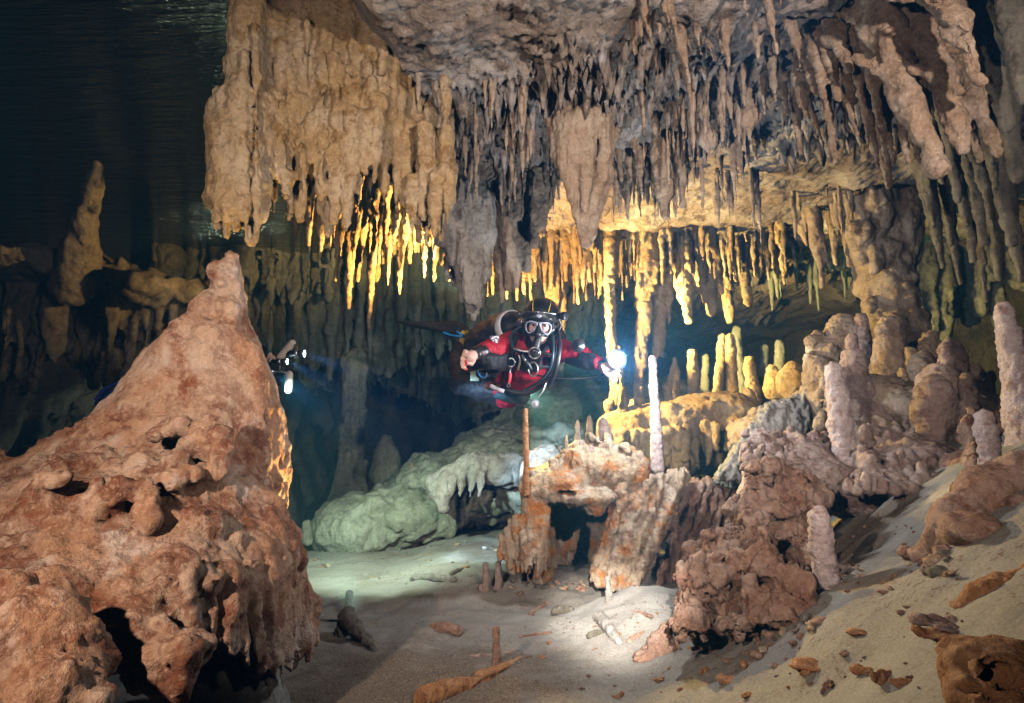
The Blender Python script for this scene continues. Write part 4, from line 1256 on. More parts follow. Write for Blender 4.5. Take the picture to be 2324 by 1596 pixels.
tag(o, "yellow lit flowstone mound with a hanging fringe, carrying the back row of thin stalagmites", "flowstone")

# ------------------------------------------------------------------ ribbed boulder, right of the white sand
sc = Sculpt(0.0085)
rng = random.Random(130)
vell(sc, 1770, 1120, 2.5, 90, 66, 80, 0.04)
vell(sc, 1745, 1200, 2.42, 100, 90, 90, 0.05)
vell(sc, 1660, 1300, 2.32, 100, 100, 100, 0.05)
vell(sc, 1620, 1390, 2.22, 78, 84, 80, 0.04)
vell(sc, 1735, 1310, 2.15, 70, 80, 70, 0.04)
vell(sc, 1790, 1250, 2.2, 60, 40, 70, 0.04)
def ribs(n, xs, tops, bots, Y, r):
    for _ in range(n):
        t = rng.random()
        vx = xs[0] + (xs[1] - xs[0]) * t
        top = tops[0] + (tops[1] - tops[0]) * t + rng.uniform(-6, 10)
        bot = bots[0] + (bots[1] - bots[0]) * t + rng.uniform(-25, 15)
        yy = Y[0] + (Y[1] - Y[0]) * t + rng.uniform(-0.015, 0.015)
        a = r * rng.uniform(0.7, 1.2)
        m_ = (vx - rng.uniform(0, 6), (top + bot) / 2, yy - 0.035, a * 1.15)
        vcone(sc, (vx, top, yy + 0.02, a), m_, 0.008)
        vcone(sc, m_, (vx - rng.uniform(2, 12), bot, yy - 0.01, a * 0.7), 0.008)
ribs(16, (1690, 1840), (1070, 1130), (1190, 1210), (2.40, 2.36), 10)
ribs(16, (1600, 1760), (1215, 1180), (1300, 1260), (2.24, 2.20), 11)
ribs(16, (1545, 1680), (1290, 1240), (1440, 1370), (2.12, 2.12), 12)
ribs(8, (1540, 1640), (1340, 1330), (1455, 1440), (2.06, 2.06), 11)
for vx, vy, Y, rx_, rz_ in ((1732, 1262, 2.03, 30, 55), (1775, 1365, 1.93, 42, 50), (1772, 1410, 1.90, 44, 32), (1838, 1362, 1.90, 24, 24), (1800, 1340, 1.92, 26, 36), (1676, 1426, 1.98, 42, 26), (1740, 1405, 1.93, 26, 30), (1700, 1350, 2.0, 36, 40), (1690, 1280, 2.08, 30, 40), (1770, 1310, 1.96, 28, 30)):
    vell(sc, vx, vy, Y, rx_, rz_, rx_, 0.03)
for _ in range(30):
    vell(sc, rng.uniform(1700, 1850), rng.uniform(1060, 1110), 2.42 + rng.uniform(-0.08, 0.1), rng.uniform(8, 18), rng.uniform(7, 14), 16, 0.02)
o = carve(sc, "flowstone_boulder", M_BROWN, [('fbm', 0.010, 8.0), ('ledge', 0.045, 7.5), ('rib', 0.026, 13.0, 0.28), ('rib', 0.012, 30.0, 0.35), ('knob', 0.005, 46.0), ('fbm', 0.004, 36.0)], 131)
tag(o, "rust pink flowstone boulder with terraces of ribs, right of the white sand", "boulder")

# popcorn mounds on the bank
def mound(spots, label, mat, seed, h=0.009, Yo=0.0, n=0, area=None, rr=(9, 24), specs=None):
    sc = Sculpt(h)
    rg = random.Random(seed)
    for vx, vy, Y, rx_, rz_ in spots:
        vell(sc, vx, vy, Y, rx_, rz_, rx_, 0.05)
    for _ in range(n):
        vx = rg.uniform(area[0], area[1])
        vy = rg.uniform(area[2], area[3])
        Y = np.interp(vy, [area[2], area[3]], [area[4], area[5]]) + rg.uniform(-0.03, 0.03)
        r = rg.uniform(*rr)
        vell(sc, vx, vy, Y, r, r * rg.uniform(0.6, 1.1), r, 0.012)
        if rg.random() < 0.5:
            vcone(sc, (vx + rg.uniform(-5, 5), vy - r * 0.3, Y, r * 0.7), (vx + rg.uniform(-9, 9), vy - r * rg.uniform(1.0, 1.9), Y, r * 0.5), 0.010)
    o = carve(sc, "popcorn_mound", mat, specs or [('fbm', 0.012, 10.0), ('knob', 0.010, 28.0), ('fbm', 0.005, 40.0)], seed)
    tag(o, label, "flowstone")
    return o
mound([(1790, 1125, 2.72, 110, 50), (1760, 1075, 2.75, 70, 30), (1830, 1040, 2.85, 60, 40), (1860, 1075, 2.7, 70, 30)], "pink popcorn mound left of the tall pink stalagmite", M_PINK, 141, n=190, area=(1690, 1890, 985, 1100, 2.95, 2.56), rr=(4, 14))
mound([(1960, 1120, 2.70, 120, 60), (2080, 1110, 2.62, 140, 60), (1990, 1060, 2.75, 90, 36), (2080, 1040, 2.75, 110, 46), (2000, 1010, 2.95, 80, 40)], "broad field of pink knobs right of the tall pink stalagmite", M_PINK, 142, n=420, area=(1930, 2215, 945, 1115, 3.05, 2.33), rr=(4, 19))
mound([(2240, 1060, 2.4, 90, 40), (2310, 1010, 2.4, 70, 50)], "knobby mound between the pale mauve and the long leaning stalagmites", M_BROWN, 143, n=150, area=(2190, 2340, 955, 1105, 2.55, 2.13), rr=(5, 20))
mound([(1960, 910, 3.3, 130, 60), (2080, 930, 3.1, 120, 60), (2180, 940, 3.0, 110, 50), (1880, 930, 3.45, 90, 60)], "brown knobby mound at the foot of the stout column", M_TAN, 144, n=260, area=(1860, 2250, 835, 985, 3.4, 2.88), rr=(5, 18))
mound([(1780, 985, 3.6, 120, 50)], "dim rubble mound below the back row of thin stalagmites", M_TAN, 145, n=30, area=(1640, 1880, 930, 1040, 3.9, 3.5), rr=(10, 22))

# rocks at the right edge
sc = Sculpt(0.009)
rng = random.Random(150)
vcone(sc, (2330, 1120, 1.75, 62), (2230, 1120, 1.72, 52), 0.05)
vcone(sc, (2230, 1120, 1.72, 52), (2175, 1190, 1.68, 50), 0.05)
vcone(sc, (2175, 1190, 1.68, 50), (2125, 1270, 1.66, 46), 0.05)
vcone(sc, (2190, 1250, 1.62, 40), (2240, 1290, 1.6, 50), 0.05)
vell(sc, 2205, 1205, 1.55, 68, 40, 60, 0.03)
vell(sc, 2150, 1275, 1.6, 24, 16, 24, 0.02)
vell(sc, 2330, 1100, 1.7, 60, 70, 60, 0.04)
vell(sc, 2330, 1150, 1.6, 46, 30, 46, 0.02)
vell(sc, 2060, 1255, 1.72, 30, 22, 24, 0.02)
o = carve(sc, "boulder", M_BROWN, [('fbm', 0.020, 6.0), ('fbm', 0.008, 20.0), ('rib', 0.004, 30.0, 0.6), ('fbm', 0.003, 60.0)], 151)
tag(o, "smooth brown pink boulder shaped like a bent pipe at the right edge", "boulder")
sc = Sculpt(0.007)
for a, b2 in (((2165, 1372, 1.30, 16), (2240, 1345, 1.28, 26)), ((2240, 1345, 1.28, 26), (2340, 1300, 1.27, 28)), ((2180, 1380, 1.28, 10), (2340, 1325, 1.25, 20))):
    vcone(sc, a, b2, 0.02)
o = carve(sc, "stone_plate", M_ORANGE, [('fbm', 0.014, 14.0), ('fbm', 0.006, 36.0), ('pit', 0.005, 30.0)], 153)
tag(o, "long orange stone plate jutting from the right edge above the sand", "stone plate")
sc = Sculpt(0.0065)
rng = random.Random(154)
for vx, vy, Y, r in ((2230, 1540, 1.08, 70), (2300, 1510, 1.06, 80), (2320, 1590, 1.02, 80), (2220, 1600, 1.02, 50), (2180, 1480, 1.12, 30)):
    vell(sc, vx, vy, Y * 0.85, r, r * 0.7, r, 0.05)
for vx, vy, Y, r in ((2260, 1540, 1.02, 20), (2300, 1535, 0.99, 26), (2210, 1525, 1.03, 12), (2240, 1585, 1.0, 14), (2320, 1560, 0.97, 18), (2195, 1560, 1.02, 9), (2280, 1580, 0.98, 12), (2225, 1555, 1.01, 8), (2310, 1490, 1.0, 9)):
    vell(sc, vx, vy, Y * 0.85, r, r * 0.75, r * 2.4, 0.008, cut=True)
o = carve(sc, "pitted_rock", M_ORANGE, [('fbm', 0.014, 12.0), ('pit', 0.010, 26.0), ('fbm', 0.005, 40.0)], 155)
tag(o, "orange brown rock riddled with dark holes in the bottom right corner", "rock")
for cxv, cyv, Yv, lx, lz, an, lab, mt, sd in (
    (2165, 1425, 1.22, 66, 9, 0.15, "brown silt covered ledge stone lying right of the bare sand", M_PINK, 161),
    (2140, 1450, 1.16, 46, 10, 0.12, "flat orange shard lying under the silt covered ledge stone", M_ORANGE, 162),
    (2250, 1300, 1.5, 40, 14, -0.5, "jagged orange rock crust leaning on the bent pipe boulder", M_ORANGE, 163),
    (2300, 1420, 1.18, 60, 10, -0.3, "second orange plate edge under the long stone plate", M_PINK, 164)):
    sc = Sculpt(0.006)
    q = P(cxv, cyv, Yv)
    s = S(cxv, cyv, Yv)
    c, w = math.cos(an), math.sin(an)
    sc.box(q, (lx * s, lx * 0.7 * s, lz * s), rot=np.array([[c, 0, w], [0, 1, 0], [-w, 0, c]]), rnd=0.006)
    o = carve(sc, "stone_shard", mt, [('fbm', 0.022, 9.0), ('fbm', 0.007, 34.0)], sd)
    tag(o, lab, "stone")

# ------------------------------------------------------------------ far chamber: slope, hanging wall, shelf, ledges
sc = Sculpt(0.022)
rng = random.Random(170)
for vx, vy, Y, rx_, rz_, ry_ in ((830, 1200, 5.0, 110, 70, 120), (930, 1170, 5.2, 120, 70, 150), (1060, 1110, 5.6, 170, 80, 180), (1180, 1060, 6.0, 180, 90, 200), (1320, 980, 6.4, 190, 110, 200), (1250, 1090, 5.2, 160, 90, 150), (1450, 1040, 5.8, 260, 110, 200), (1420, 930, 7.4, 200, 80, 200), (1150, 1010, 6.6, 120, 40, 120)):
    vell(sc, vx, vy, Y, rx_, rz_, ry_, 0.12)
for _ in range(150):
    vx = rng.uniform(740, 1400)
    base = np.interp(vx, [740, 900, 1100, 1400], [1200, 1100, 1010, 900])
    vy = base + rng.uniform(-10, 130)
    Y = np.interp(vy - base, [0, 130], [6.0, 4.9]) if vx > 1000 else np.interp(vy - base, [0, 130], [5.4, 4.8])
    vell(sc, vx, vy, Y, rng.uniform(8, 24), rng.uniform(6, 18), 22, 0.06)
for _ in range(46):
    vx = rng.uniform(1205, 1325)
    vcone(sc, (vx, 985 + rng.uniform(-10, 15), 4.95, 8), (vx, 1050 + rng.uniform(-20, 30), 4.92, 4), 0.02)
vell(sc, 1265, 985, 5.0, 70, 20, 60, 0.03)
o = carve(sc, "flowstone_slope", M_FAR, [('fbm', 0.07, 2.6), ('rib', 0.030, 5.0, 0.6), ('knob', 0.034, 8.0), ('fbm', 0.022, 11.0), ('knob', 0.014, 20.0)], 171)
tag(o, "pale green slope of flowstone and rubble climbing to the right behind the sand", "flowstone")
sc = Sculpt(0.012)
vcone(sc, (990, 1100, 4.55, 26), (1080, 1060, 4.6, 32), 0.04)
vcone(sc, (1080, 1060, 4.6, 32), (1160, 1070, 4.7, 40), 0.04)
vcone(sc, (1000, 1120, 4.5, 24), (1005, 1150, 4.45, 16), 0.03)
for vx in (1010, 1030, 1052, 1075, 1095):
    vcone(sc, (vx, 1080, 4.5, 10), (vx - 8, 1125, 4.46, 5), 0.015)
o = carve(sc, "overhanging_rock", M_GREY, [('fbm', 0.03, 5.0), ('knob', 0.016, 14.0), ('fbm', 0.008, 26.0)], 172)
tag(o, "pale overhanging rock with a dark hollow beneath, at the upper end of the sand", "rock")

def hanging_wall(outline, Y, n, rr, ztop, mat, label, seed, h, jit=0.25, specs=None, topline=None):
    sc = Sculpt(h)
    rg = random.Random(seed)
    xs = [p[0] for p in outline]
    ys = [p[1] for p in outline]
    for i in range(n):
        vx = xs[0] + (xs[-1] - xs[0]) * (i + rg.random()) / n
        vy = np.interp(vx, xs, ys) + rg.uniform(-rr * 1.8, rr * 1.2)
        vdrip(sc, vx, vy, Y + rg.uniform(-jit, jit), rg.uniform(0.5, 1.1) * rr, ztop=ztop if topline is None else P(vx, float(np.interp(vx, *zip(*topline))), Y)[2], tip=0.3, subs=1, rng=rg, k=0.05)
    if topline:
        for vx in np.arange(xs[0], xs[-1], 14):
            for _ in range(2):
                vell(sc, vx, float(np.interp(vx, *zip(*topline))) + rg.uniform(4, 26), Y + rg.uniform(-0.3, 0.6), rg.uniform(30, 60), rg.uniform(12, 22), rg.uniform(50, 110), 0.08)
    step = max(12, rr * 1.1)
    for vx in np.arange(xs[0], xs[-1], step):
        vy = np.interp(vx, xs, ys) - rr * 3.0
        p = P(vx, vy, Y + 0.15)
        s = S(vx, vy, Y)
        zt_ = ztop if topline is None else P(vx, float(np.interp(vx, *zip(*topline))) + 25, Y)[2]
        sc.cone((p[0], p[1] + 0.1, zt_), p, step * s * 1.5, step * s * 1.3, 0.08)
    o = carve(sc, "hanging_wall", mat, specs or [('fbm', 0.08, 2.2), ('rib', 0.03, 5.0, 0.3), ('knob', 0.02, 10.0), ('fbm', 0.012, 18.0)], seed, top=True)
    tag(o, label, "rock wall")
    return o
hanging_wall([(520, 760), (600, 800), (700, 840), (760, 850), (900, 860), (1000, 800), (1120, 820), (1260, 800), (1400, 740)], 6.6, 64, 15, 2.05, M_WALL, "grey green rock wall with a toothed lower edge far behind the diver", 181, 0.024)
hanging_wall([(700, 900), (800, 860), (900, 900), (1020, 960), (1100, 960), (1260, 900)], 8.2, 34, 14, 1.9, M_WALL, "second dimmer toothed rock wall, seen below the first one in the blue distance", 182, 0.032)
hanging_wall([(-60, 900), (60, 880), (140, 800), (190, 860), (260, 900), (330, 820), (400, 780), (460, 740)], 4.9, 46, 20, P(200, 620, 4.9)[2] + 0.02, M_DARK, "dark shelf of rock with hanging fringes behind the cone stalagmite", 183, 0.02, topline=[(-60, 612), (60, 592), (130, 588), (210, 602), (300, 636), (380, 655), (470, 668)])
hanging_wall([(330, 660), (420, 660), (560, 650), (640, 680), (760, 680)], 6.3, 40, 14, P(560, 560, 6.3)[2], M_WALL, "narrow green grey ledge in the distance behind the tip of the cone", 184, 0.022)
# tall dark stalagmite on the shelf
stalagmite((165, 650, 4.5, 46), (222, 374, 4.0, 12), "tall dark stalagmite leaning on the shadowy shelf before the rippled water", M_DARK, subs=5, seed=185, h=0.016, specs=[('fbm', 0.02, 6.0), ('rib', 0.01, 12.0, 0.3)])
stalagmite((352, 590, 6.0, 7), (352, 516, 6.0, 5), "small pale stalagmite finger on the distant ledge", M_FAR, seed=186, h=0.012)
stalagmite((340, 650, 5.6, 16), (348, 598, 5.6, 6), "small cone stalagmite in front of the distant ledge", M_FAR, seed=187, h=0.014)
stalagmite((385, 600, 6.1, 30), (380, 545, 6.1, 22), "lumpy stalagmite stub at the left end of the distant ledge", M_FAR, subs=6, seed=188, h=0.014)
# far column down to the blue depth
column([(806, 820, 6.5, 30), (804, 900, 6.5, 26), (800, 1000, 6.5, 24), (796, 1080, 6.5, 32), (790, 1160, 6.5, 50)], "dripstone_column", "far blue grey column standing in the dark depth left of the diver", M_FAR, 5, 191, 0.018, [('fbm', 0.02, 6.0), ('rib', 0.01, 12.0, 0.3)])
stalagmite((878, 1070, 6.2, 40), (876, 1000, 6.2, 14), "rounded far stalagmite in the blue gap right of the far column", M_FAR, subs=3, seed=192, h=0.018)
stalagmite((628, 1215, 4.8, 9), (630, 1148, 4.8, 9), "pale stub stalagmite peeping out right of the cone's skirt", M_FAR, seed=193, h=0.012)
stalagmite((698, 1228, 4.7, 12), (696, 1188, 4.7, 8), "small green grey stalagmite on the sand before the blue gap", M_FAR, seed=194, h=0.012)
stalagmite((934, 1088, 5.2, 7), (936, 1056, 5.2, 5), "tiny yellowish stalagmite on the pale green slope", M_OCHRE, seed=195, h=0.010)

# ------------------------------------------------------------------ things lying and standing on the sand
def on_floor(vx, vy):
    """point where the view ray meets the sand"""
    lo, hi = 0.6, 9.0
    Ys = np.linspace(lo, hi, 1200)
    pts = np.array([P(vx, vy, y) for y in Ys[::8]])
    dz = pts[:, 2] - floor_z(pts[:, 0], pts[:, 1])
    k = np.nonzero(dz < 0)[0]
    return pts[k[0]] if len(k) else pts[-1]

def stick(vx, vy, vx2, vy2, r, label, mat, name="broken_stalactite", seed=1, r2=None, specs=None, lift=0.6, cat="broken stalactite", group=None):
    a, b2 = on_floor(vx, vy), on_floor(vx2, vy2)
    s = a[1] / FV
    r2 = r if r2 is None else r2
    sc = Sculpt(max(0.004, r * s * 0.25))
    m_ = (a + b2) / 2 + np.array([0, 0, 0.2 * r * s])
    for q, rr in ((a, r), (b2, r2)):
        q[2] += rr * s * lift
    m_[2] += (r + r2) / 2 * s * lift
    sc.cone(a, m_, r * s, (r + r2) / 2 * s * 1.08, 0.006)
    sc.cone(m_, b2, (r + r2) / 2 * s * 1.08, r2 * s, 0.006)
    o = carve(sc, name, mat, specs or [('fbm', 0.25 * r * s, 22.0), ('fbm', 0.08 * r * s, 80.0)], seed)
    tag(o, label, cat, group)
    return o
stick(938, 1316, 1028, 1322, 8, "pale broken stalactite lying flat on the green lit sand", M_GREY, seed=201)
stick(1025, 1305, 1052, 1296, 5, "short dark stick of stone beyond the pale broken stalactite", M_DARK, seed=202)
stick(905, 1250, 950, 1232, 2.5, "thin pale twig of stone on the sandy slope", M_GREY, seed=203)
stick(960, 1205, 995, 1185, 2.5, "thin white twig of stone high on the sandy slope", M_GREY, seed=204)
stick(975, 1195, 1020, 1200, 3.5, "whitish splinter lying across the upper sandy slope", M_GREY, seed=205)
stick(1362, 1412, 1402, 1462, 14, "grey broken stalactite lying slanted on the white sand", M_GREY, r2=9, seed=206)
stick(1340, 1450, 1365, 1446, 9, "stubby dark fragment touching the slanted broken stalactite", M_DARK, seed=207)
stick(1428, 1462, 1462, 1444, 7, "small rusty cylinder of stone left of the brown rock pile", M_BROWN, seed=208)
stick(1070, 1500, 1118, 1500, 8, "mauve stone stick half buried left of the red needle", M_PINK, seed=209)
stick(1120, 1500, 1170, 1484, 6, "mauve stone splinter lying right of the red needle", M_PINK, seed=210)
stick(960, 1600, 1060, 1568, 22, "thick orange root end of the long broken stalactite in the foreground", M_ORANGE, r2=18, seed=211)
stick(1062, 1566, 1178, 1508, 14, "long orange ringed broken stalactite lying in the foreground", M_ORANGE, r2=9, seed=212, specs=[('ring', 0.006, 50.0), ('fbm', 0.008, 16.0), ('fbm', 0.003, 70.0)])
stick(1435, 1392, 1480, 1402, 4, "thin brown twig of stone on the white sand ridge", M_BROWN, seed=213)
stick(1260, 1395, 1295, 1390, 9, "dark crumbly fragment left of the white sand ridge", M_DARK, seed=214)
stick(1180, 1450, 1250, 1440, 4, "brown twig of stone lying before the white sand", M_BROWN, seed=215)
stick(1205, 1395, 1240, 1372, 4, "thin brown twig of stone pointing at the split rock", M_BROWN, seed=216)
stick(990, 1434, 1038, 1440, 12, "flat dark red stone alone on the brown sand", M_BROWN, seed=217, cat="stone", name="flat_stone")
stick(2060, 1352, 2100, 1340, 7, "thin red brown slab of stone on the bare sand at the right", M_BROWN, seed=218)
stick(1990, 1360, 2040, 1350, 5, "narrow rusty splinter on the bare sand at the right", M_BROWN, seed=219)
stick(1895, 1420, 1945, 1395, 7, "crumbly rusty stick lying below the ribbed boulder", M_BROWN, seed=220)
stick(2120, 1210, 2160, 1195, 6, "small orange stick of stone in the shade beside the pipe boulder", M_ORANGE, seed=221)
stick(1920, 1165, 2060, 1138, 10, "long flat rusty ledge stone on the bank behind the fat pale stalagmite", M_BROWN, r2=5, seed=222, cat="stone", name="flat_stone")

def post(vx, vyb, vxt, vyt, rb, rt, label, mat, seed):
    a = on_floor(vx, vyb)
    Y = a[1]
    a[2] -= 0.03
    b2 = P(vxt, vyt, Y)
    s = Y / FV
    sc = Sculpt(0.006)
    m_ = (a + b2) / 2 + np.array([0.004, 0, 0])
    sc.cone(a, m_, rb * s, (rb + rt) / 2 * s, 0.008)
    sc.cone(m_, b2, (rb + rt) / 2 * s, rt * s, 0.008)
    o = carve(sc, "stalagmite", mat, [('fbm', 0.005, 24.0), ('fbm', 0.002, 80.0)], seed)
    tag(o, label, "stalagmite")
    return o
post(1100, 1352, 1102, 1282, 9, 7, "grey finger stalagmite, taller left one of the pair on the sand", M_PINK, 231)
post(1129, 1340, 1131, 1280, 10, 6, "pinkish finger stalagmite, right one of the pair on the sand", M_PINK, 232)
post(1091, 1352, 1091, 1330, 6, 5, "tiny stub stalagmite at the foot of the grey finger", M_PINK, 233)
post(1380, 1366, 1379, 1315, 8, 7, "short grey stub stalagmite below the leaning slab", M_GREY, 234)
post(1122, 1528, 1126, 1428, 10, 8, "red brown needle stalagmite standing in the dark foreground sand", M_BROWN, 235)
post(786, 1410, 793, 1348, 10, 9, "grey upright stump stalagmite standing on a dark crooked root of stone", M_GREY, 236)
sc = Sculpt(0.007)
a = on_floor(775, 1445)
b2 = on_floor(850, 1482)
c2 = a + np.array([0.02, 0, 0.07])
sc.cone(a, c2, 0.035, 0.028, 0.02)
sc.cone(c2, b2 + np.array([0, 0, 0.0]), 0.034, 0.016, 0.02)
sc.cone(a + np.array([0.01, 0.02, 0]), a + np.array([0.03, 0.0, 0.10]), 0.03, 0.022, 0.02)
o = carve(sc, "stone_root", M_DARK, [('fbm', 0.012, 18.0), ('fbm', 0.004, 60.0)], 237)
tag(o, "dark crooked root of stone on the sand carrying the grey stump", "stone")
sc = Sculpt(0.006)
a = on_floor(1500, 1488)
sc.cone(a, a + np.array([0.02, 0.02, 0.075]), 0.065, 0.030, 0.02)
sc.ell(a + np.array([-0.06, -0.04, 0.0]), (0.05, 0.035, 0.026), 0.015)
sc.ell(a + np.array([0.05, -0.03, 0.01]), (0.04, 0.03, 0.03), 0.015)
o = carve(sc, "rock_pile", M_BROWN, [('fbm', 0.016, 16.0), ('fbm', 0.006, 50.0)], 238)
tag(o, "small rust brown rock heap on the sand left of the ribbed boulder", "rock")

# scattered chips, each its own small stone
rng = random.Random(240)
protos = []
for i in range(6):
    sc = Sculpt(0.0035)
    sc.ell((0, 0, 0), (rng.uniform(0.012, 0.022), rng.uniform(0.009, 0.014), rng.uniform(0.005, 0.009)), 0.005)
    sc.ell((rng.uniform(-.01, .01), rng.uniform(-.008, .008), 0.002), (0.010, 0.008, 0.007), 0.005)
    V, F = sc.mesh()
    V = displace(V, F, [('fbm', 0.008, 60.0), ('fbm', 0.003, 160.0)], 241 + i)
    protos.append((V, F))
meshes = {}
def chip(x, y, sc_, mt, label, group):
    k = rng.randrange(6)
    key = (k, mt.name)
    if key not in meshes:
        o = to_mesh("stone_chip", protos[k][0], protos[k][1], mt, origin=(0, 0, 0))
        meshes[key] = o
        first = o
    else:
        first = meshes[key].copy()
        COL.objects.link(first)
    first.location = (x, y, float(floor_full(np.array([x]), np.array([y]))[0]) + 0.002 * sc_)
    first.rotation_euler = (rng.uniform(-.4, .4), rng.uniform(-.4, .4), rng.uniform(0, 6.28))
    first.scale = (sc_, sc_ * rng.uniform(0.5, 1.2), sc_ * rng.uniform(0.5, 1.0))
    for kk in list(first.keys()):
        del first[kk]
    tag(first, label, "stone chip", group)
for _ in range(95):
    p = on_floor(rng.uniform(1180, 2250), rng.uniform(1390, 1590))
    chip(p[0], p[1], rng.choice((0.25, 0.35, 0.35, 0.5, 0.8, 1.1)), rng.choice((M_BROWN, M_BROWN, M_ORANGE)), "rusty stone chip strewn on the pale foreground sand", "chips on the foreground sand")
for _ in range(40):
    p = on_floor(rng.uniform(1850, 2100), rng.uniform(1180, 1400))
    chip(p[0], p[1], rng.choice((0.3, 0.4, 0.6, 0.9)), rng.choice((M_BROWN, M_ORANGE)), "orange brown stone chip on the bank near the fat pale stalagmite", "chips on the bank")
for _ in range(60):
    p = on_floor(rng.uniform(760, 1130), rng.uniform(1170, 1330))
    chip(p[0], p[1], rng.choice((0.4, 0.5, 0.6, 0.9, 1.2)), rng.choice((M_GREY, M_OCHRE, M_GREY)), "pale stone chip on the green lit sandy slope", "chips on the sandy slope")
for vx, vy, s_ in ((1840, 1530, 2.6), (1655, 1570, 1.8), (1830, 1560, 1.6), (1625, 1480, 1.8), (1690, 1530, 1.3), (1960, 1540, 1.5), (1700, 1585, 1.2), (1945, 1455, 1.8), (1600, 1545, 1.3), (2010, 1560, 1.6)):
    p = on_floor(vx, vy)
    chip(p[0], p[1], s_, M_ORANGE, "larger orange stone flake lying on the foreground sand", "orange flakes on the foreground sand")

# rubble banked against the rocks
for x0, x1, y0, y1, n in ((1530, 1860, 1440, 1480, 40), (1120, 1460, 1318, 1345, 34), (700, 760, 1235, 1290, 14), (2060, 2160, 1270, 1330, 22), (1860, 1960, 1300, 1340, 22), (1640, 1760, 1440, 1500, 16)):
    for _ in range(n):
        p = on_floor(rng.uniform(x0, x1), rng.uniform(y0, y1))
        chip(p[0], p[1], rng.choice((0.5, 0.7, 0.9, 1.2, 1.7)), rng.choice((M_BROWN, M_BROWN, M_MIXED, M_DARK)), "small rubble stone half sunk in the sand at the foot of the rocks", "rubble at the foot of the rocks")

# ------------------------------------------------------------------ divers
def fabric(name, col, rough=0.62, spec=0.25):
    return plain(name, col, rough, 0, spec, 0.35, 60.0, 0.18)
M_SKIN = plain("skin", (0.66, 0.40, 0.33), 0.5, 0, 0.35, 0.15, 120.0, 0.06)
M_RED = fabric("red drysuit fabric", (0.33, 0.010, 0.022))
M_BLACK = fabric("black neoprene", (0.014, 0.014, 0.017))
M_RUBBER = plain("black rubber", (0.012, 0.012, 0.013), 0.38, 0, 0.45)
M_STEEL = plain("scratched steel", (0.55, 0.56, 0.58), 0.28, 1.0)
M_WHITE = plain("white webbing", (0.66, 0.64, 0.70), 0.6, 0, 0.3, 0.2, 60, 0.1)
M_YELLOW = plain("yellow fabric", (0.62, 0.42, 0.02), 0.55, 0, 0.3, 0.2, 60, 0.15)
M_BLUE = plain("blue plastic", (0.02, 0.26, 0.75), 0.4)
M_LIP = plain("red plastic", (0.68, 0.01, 0.02), 0.35)
M_SILVER = plain("pale mask frame", (0.34, 0.38, 0.50), 0.3, 0.1, 0.5)
M_FLOAT = plain("beige buoyancy foam", (0.52, 0.43, 0.35), 0.7, 0, 0.2, 0.2, 90, 0.1)
M_EYEW = plain("eye white", (0.75, 0.70, 0.68), 0.3)
M_IRIS = plain("iris", (0.03, 0.02, 0.015), 0.2)
M_BROW = plain("eyebrow hair", (0.05, 0.03, 0.02), 0.8)
M_SLATE = plain("pale green plastic", (0.30, 0.36, 0.24), 0.6)

m, nt, b = new_mat("clear mask lens")
tr = _n(nt, 'ShaderNodeBsdfTransparent')
tr.inputs[0].default_value = (0.93, 0.90, 0.95, 1)
mx = _n(nt, 'ShaderNodeMixShader')
mx.inputs[0].default_value = 0.06
nt.links.new(tr.outputs[0], mx.inputs[1])
b.inputs['Roughness'].default_value = 0.05
b.inputs['Base Color'].default_value = (0.02, 0.02, 0.03, 1)
nt.links.new(b.outputs[0], mx.inputs[2])
nt.links.new(mx.outputs[0], nt.nodes["Material Output"].inputs['Surface'])
M_LENS = m

def empty(name, loc):
    o = bpy.data.objects.new(name, None)
    COL.objects.link(o)
    o.location = [float(v) for v in loc]
    o.empty_display_size = 0.1
    return o

def child(o, parent):
    """parent without moving"""
    def world_loc(q):
        v = Vector(q.location)
        while q.parent is not None:
            q = q.parent
            v += Vector(q.location)
        return v
    wl = Vector(o.location)
    o.parent = parent
    o.location = wl - world_loc(parent)
    return o

def cpart(sc, name, mat, parent, specs=(), seed=1, label=None):
    o = carve(sc, name, mat, specs, seed)
    if label:
        o["label"] = label
    return child(o, parent)

def tube(name, pts, r, mat, parent=None, n=10, closed=False, seg=6):
    """smooth tube through points (Catmull-Rom)"""
    pts = [np.asarray(p, float) for p in pts]
    q = [2 * pts[0] - pts[1]] + pts + [2 * pts[-1] - pts[-2]]
    path = []
    for i in range(1, len(q) - 2):
        for j in range(seg):
            t = j / seg
            a, b2, c, d = q[i - 1], q[i], q[i + 1], q[i + 2]
            path.append(0.5 * (2 * b2 + (c - a) * t + (2 * a - 5 * b2 + 4 * c - d) * t * t + (3 * b2 - a - 3 * c + d) * t ** 3))
    path.append(pts[-1])
    path = np.array(path)
    V, F = [], []
    prev = None
    for i, p in enumerate(path):
        d = path[min(i + 1, len(path) - 1)] - path[max(i - 1, 0)]
        M = frame_along(d, prev if prev is not None else (0.3, 0.2, 1))
        prev = M[:, 1]
        for k in range(n):
            a = 2 * math.pi * k / n
            V.append(p + r * (math.cos(a) * M[:, 0] + math.sin(a) * M[:, 1]))
    m_ = len(path)
    for i in range(m_ - 1):
        for k in range(n):
            F.append((i * n + k, i * n + (k + 1) % n, (i + 1) * n + (k + 1) % n, (i + 1) * n + k))
    V += [path[0], path[-1]]
    c0, c1 = len(V) - 2, len(V) - 1
    for k in range(0, n, 2):
        F.append((c0, (k + 2) % n, (k + 1) % n, k))
        F.append((c1, (m_ - 1) * n + k, (m_ - 1) * n + (k + 1) % n, (m_ - 1) * n + (k + 2) % n))
    o = to_mesh(name, np.array(V), np.array(F), mat)
    return child(o, parent) if parent is not None else o

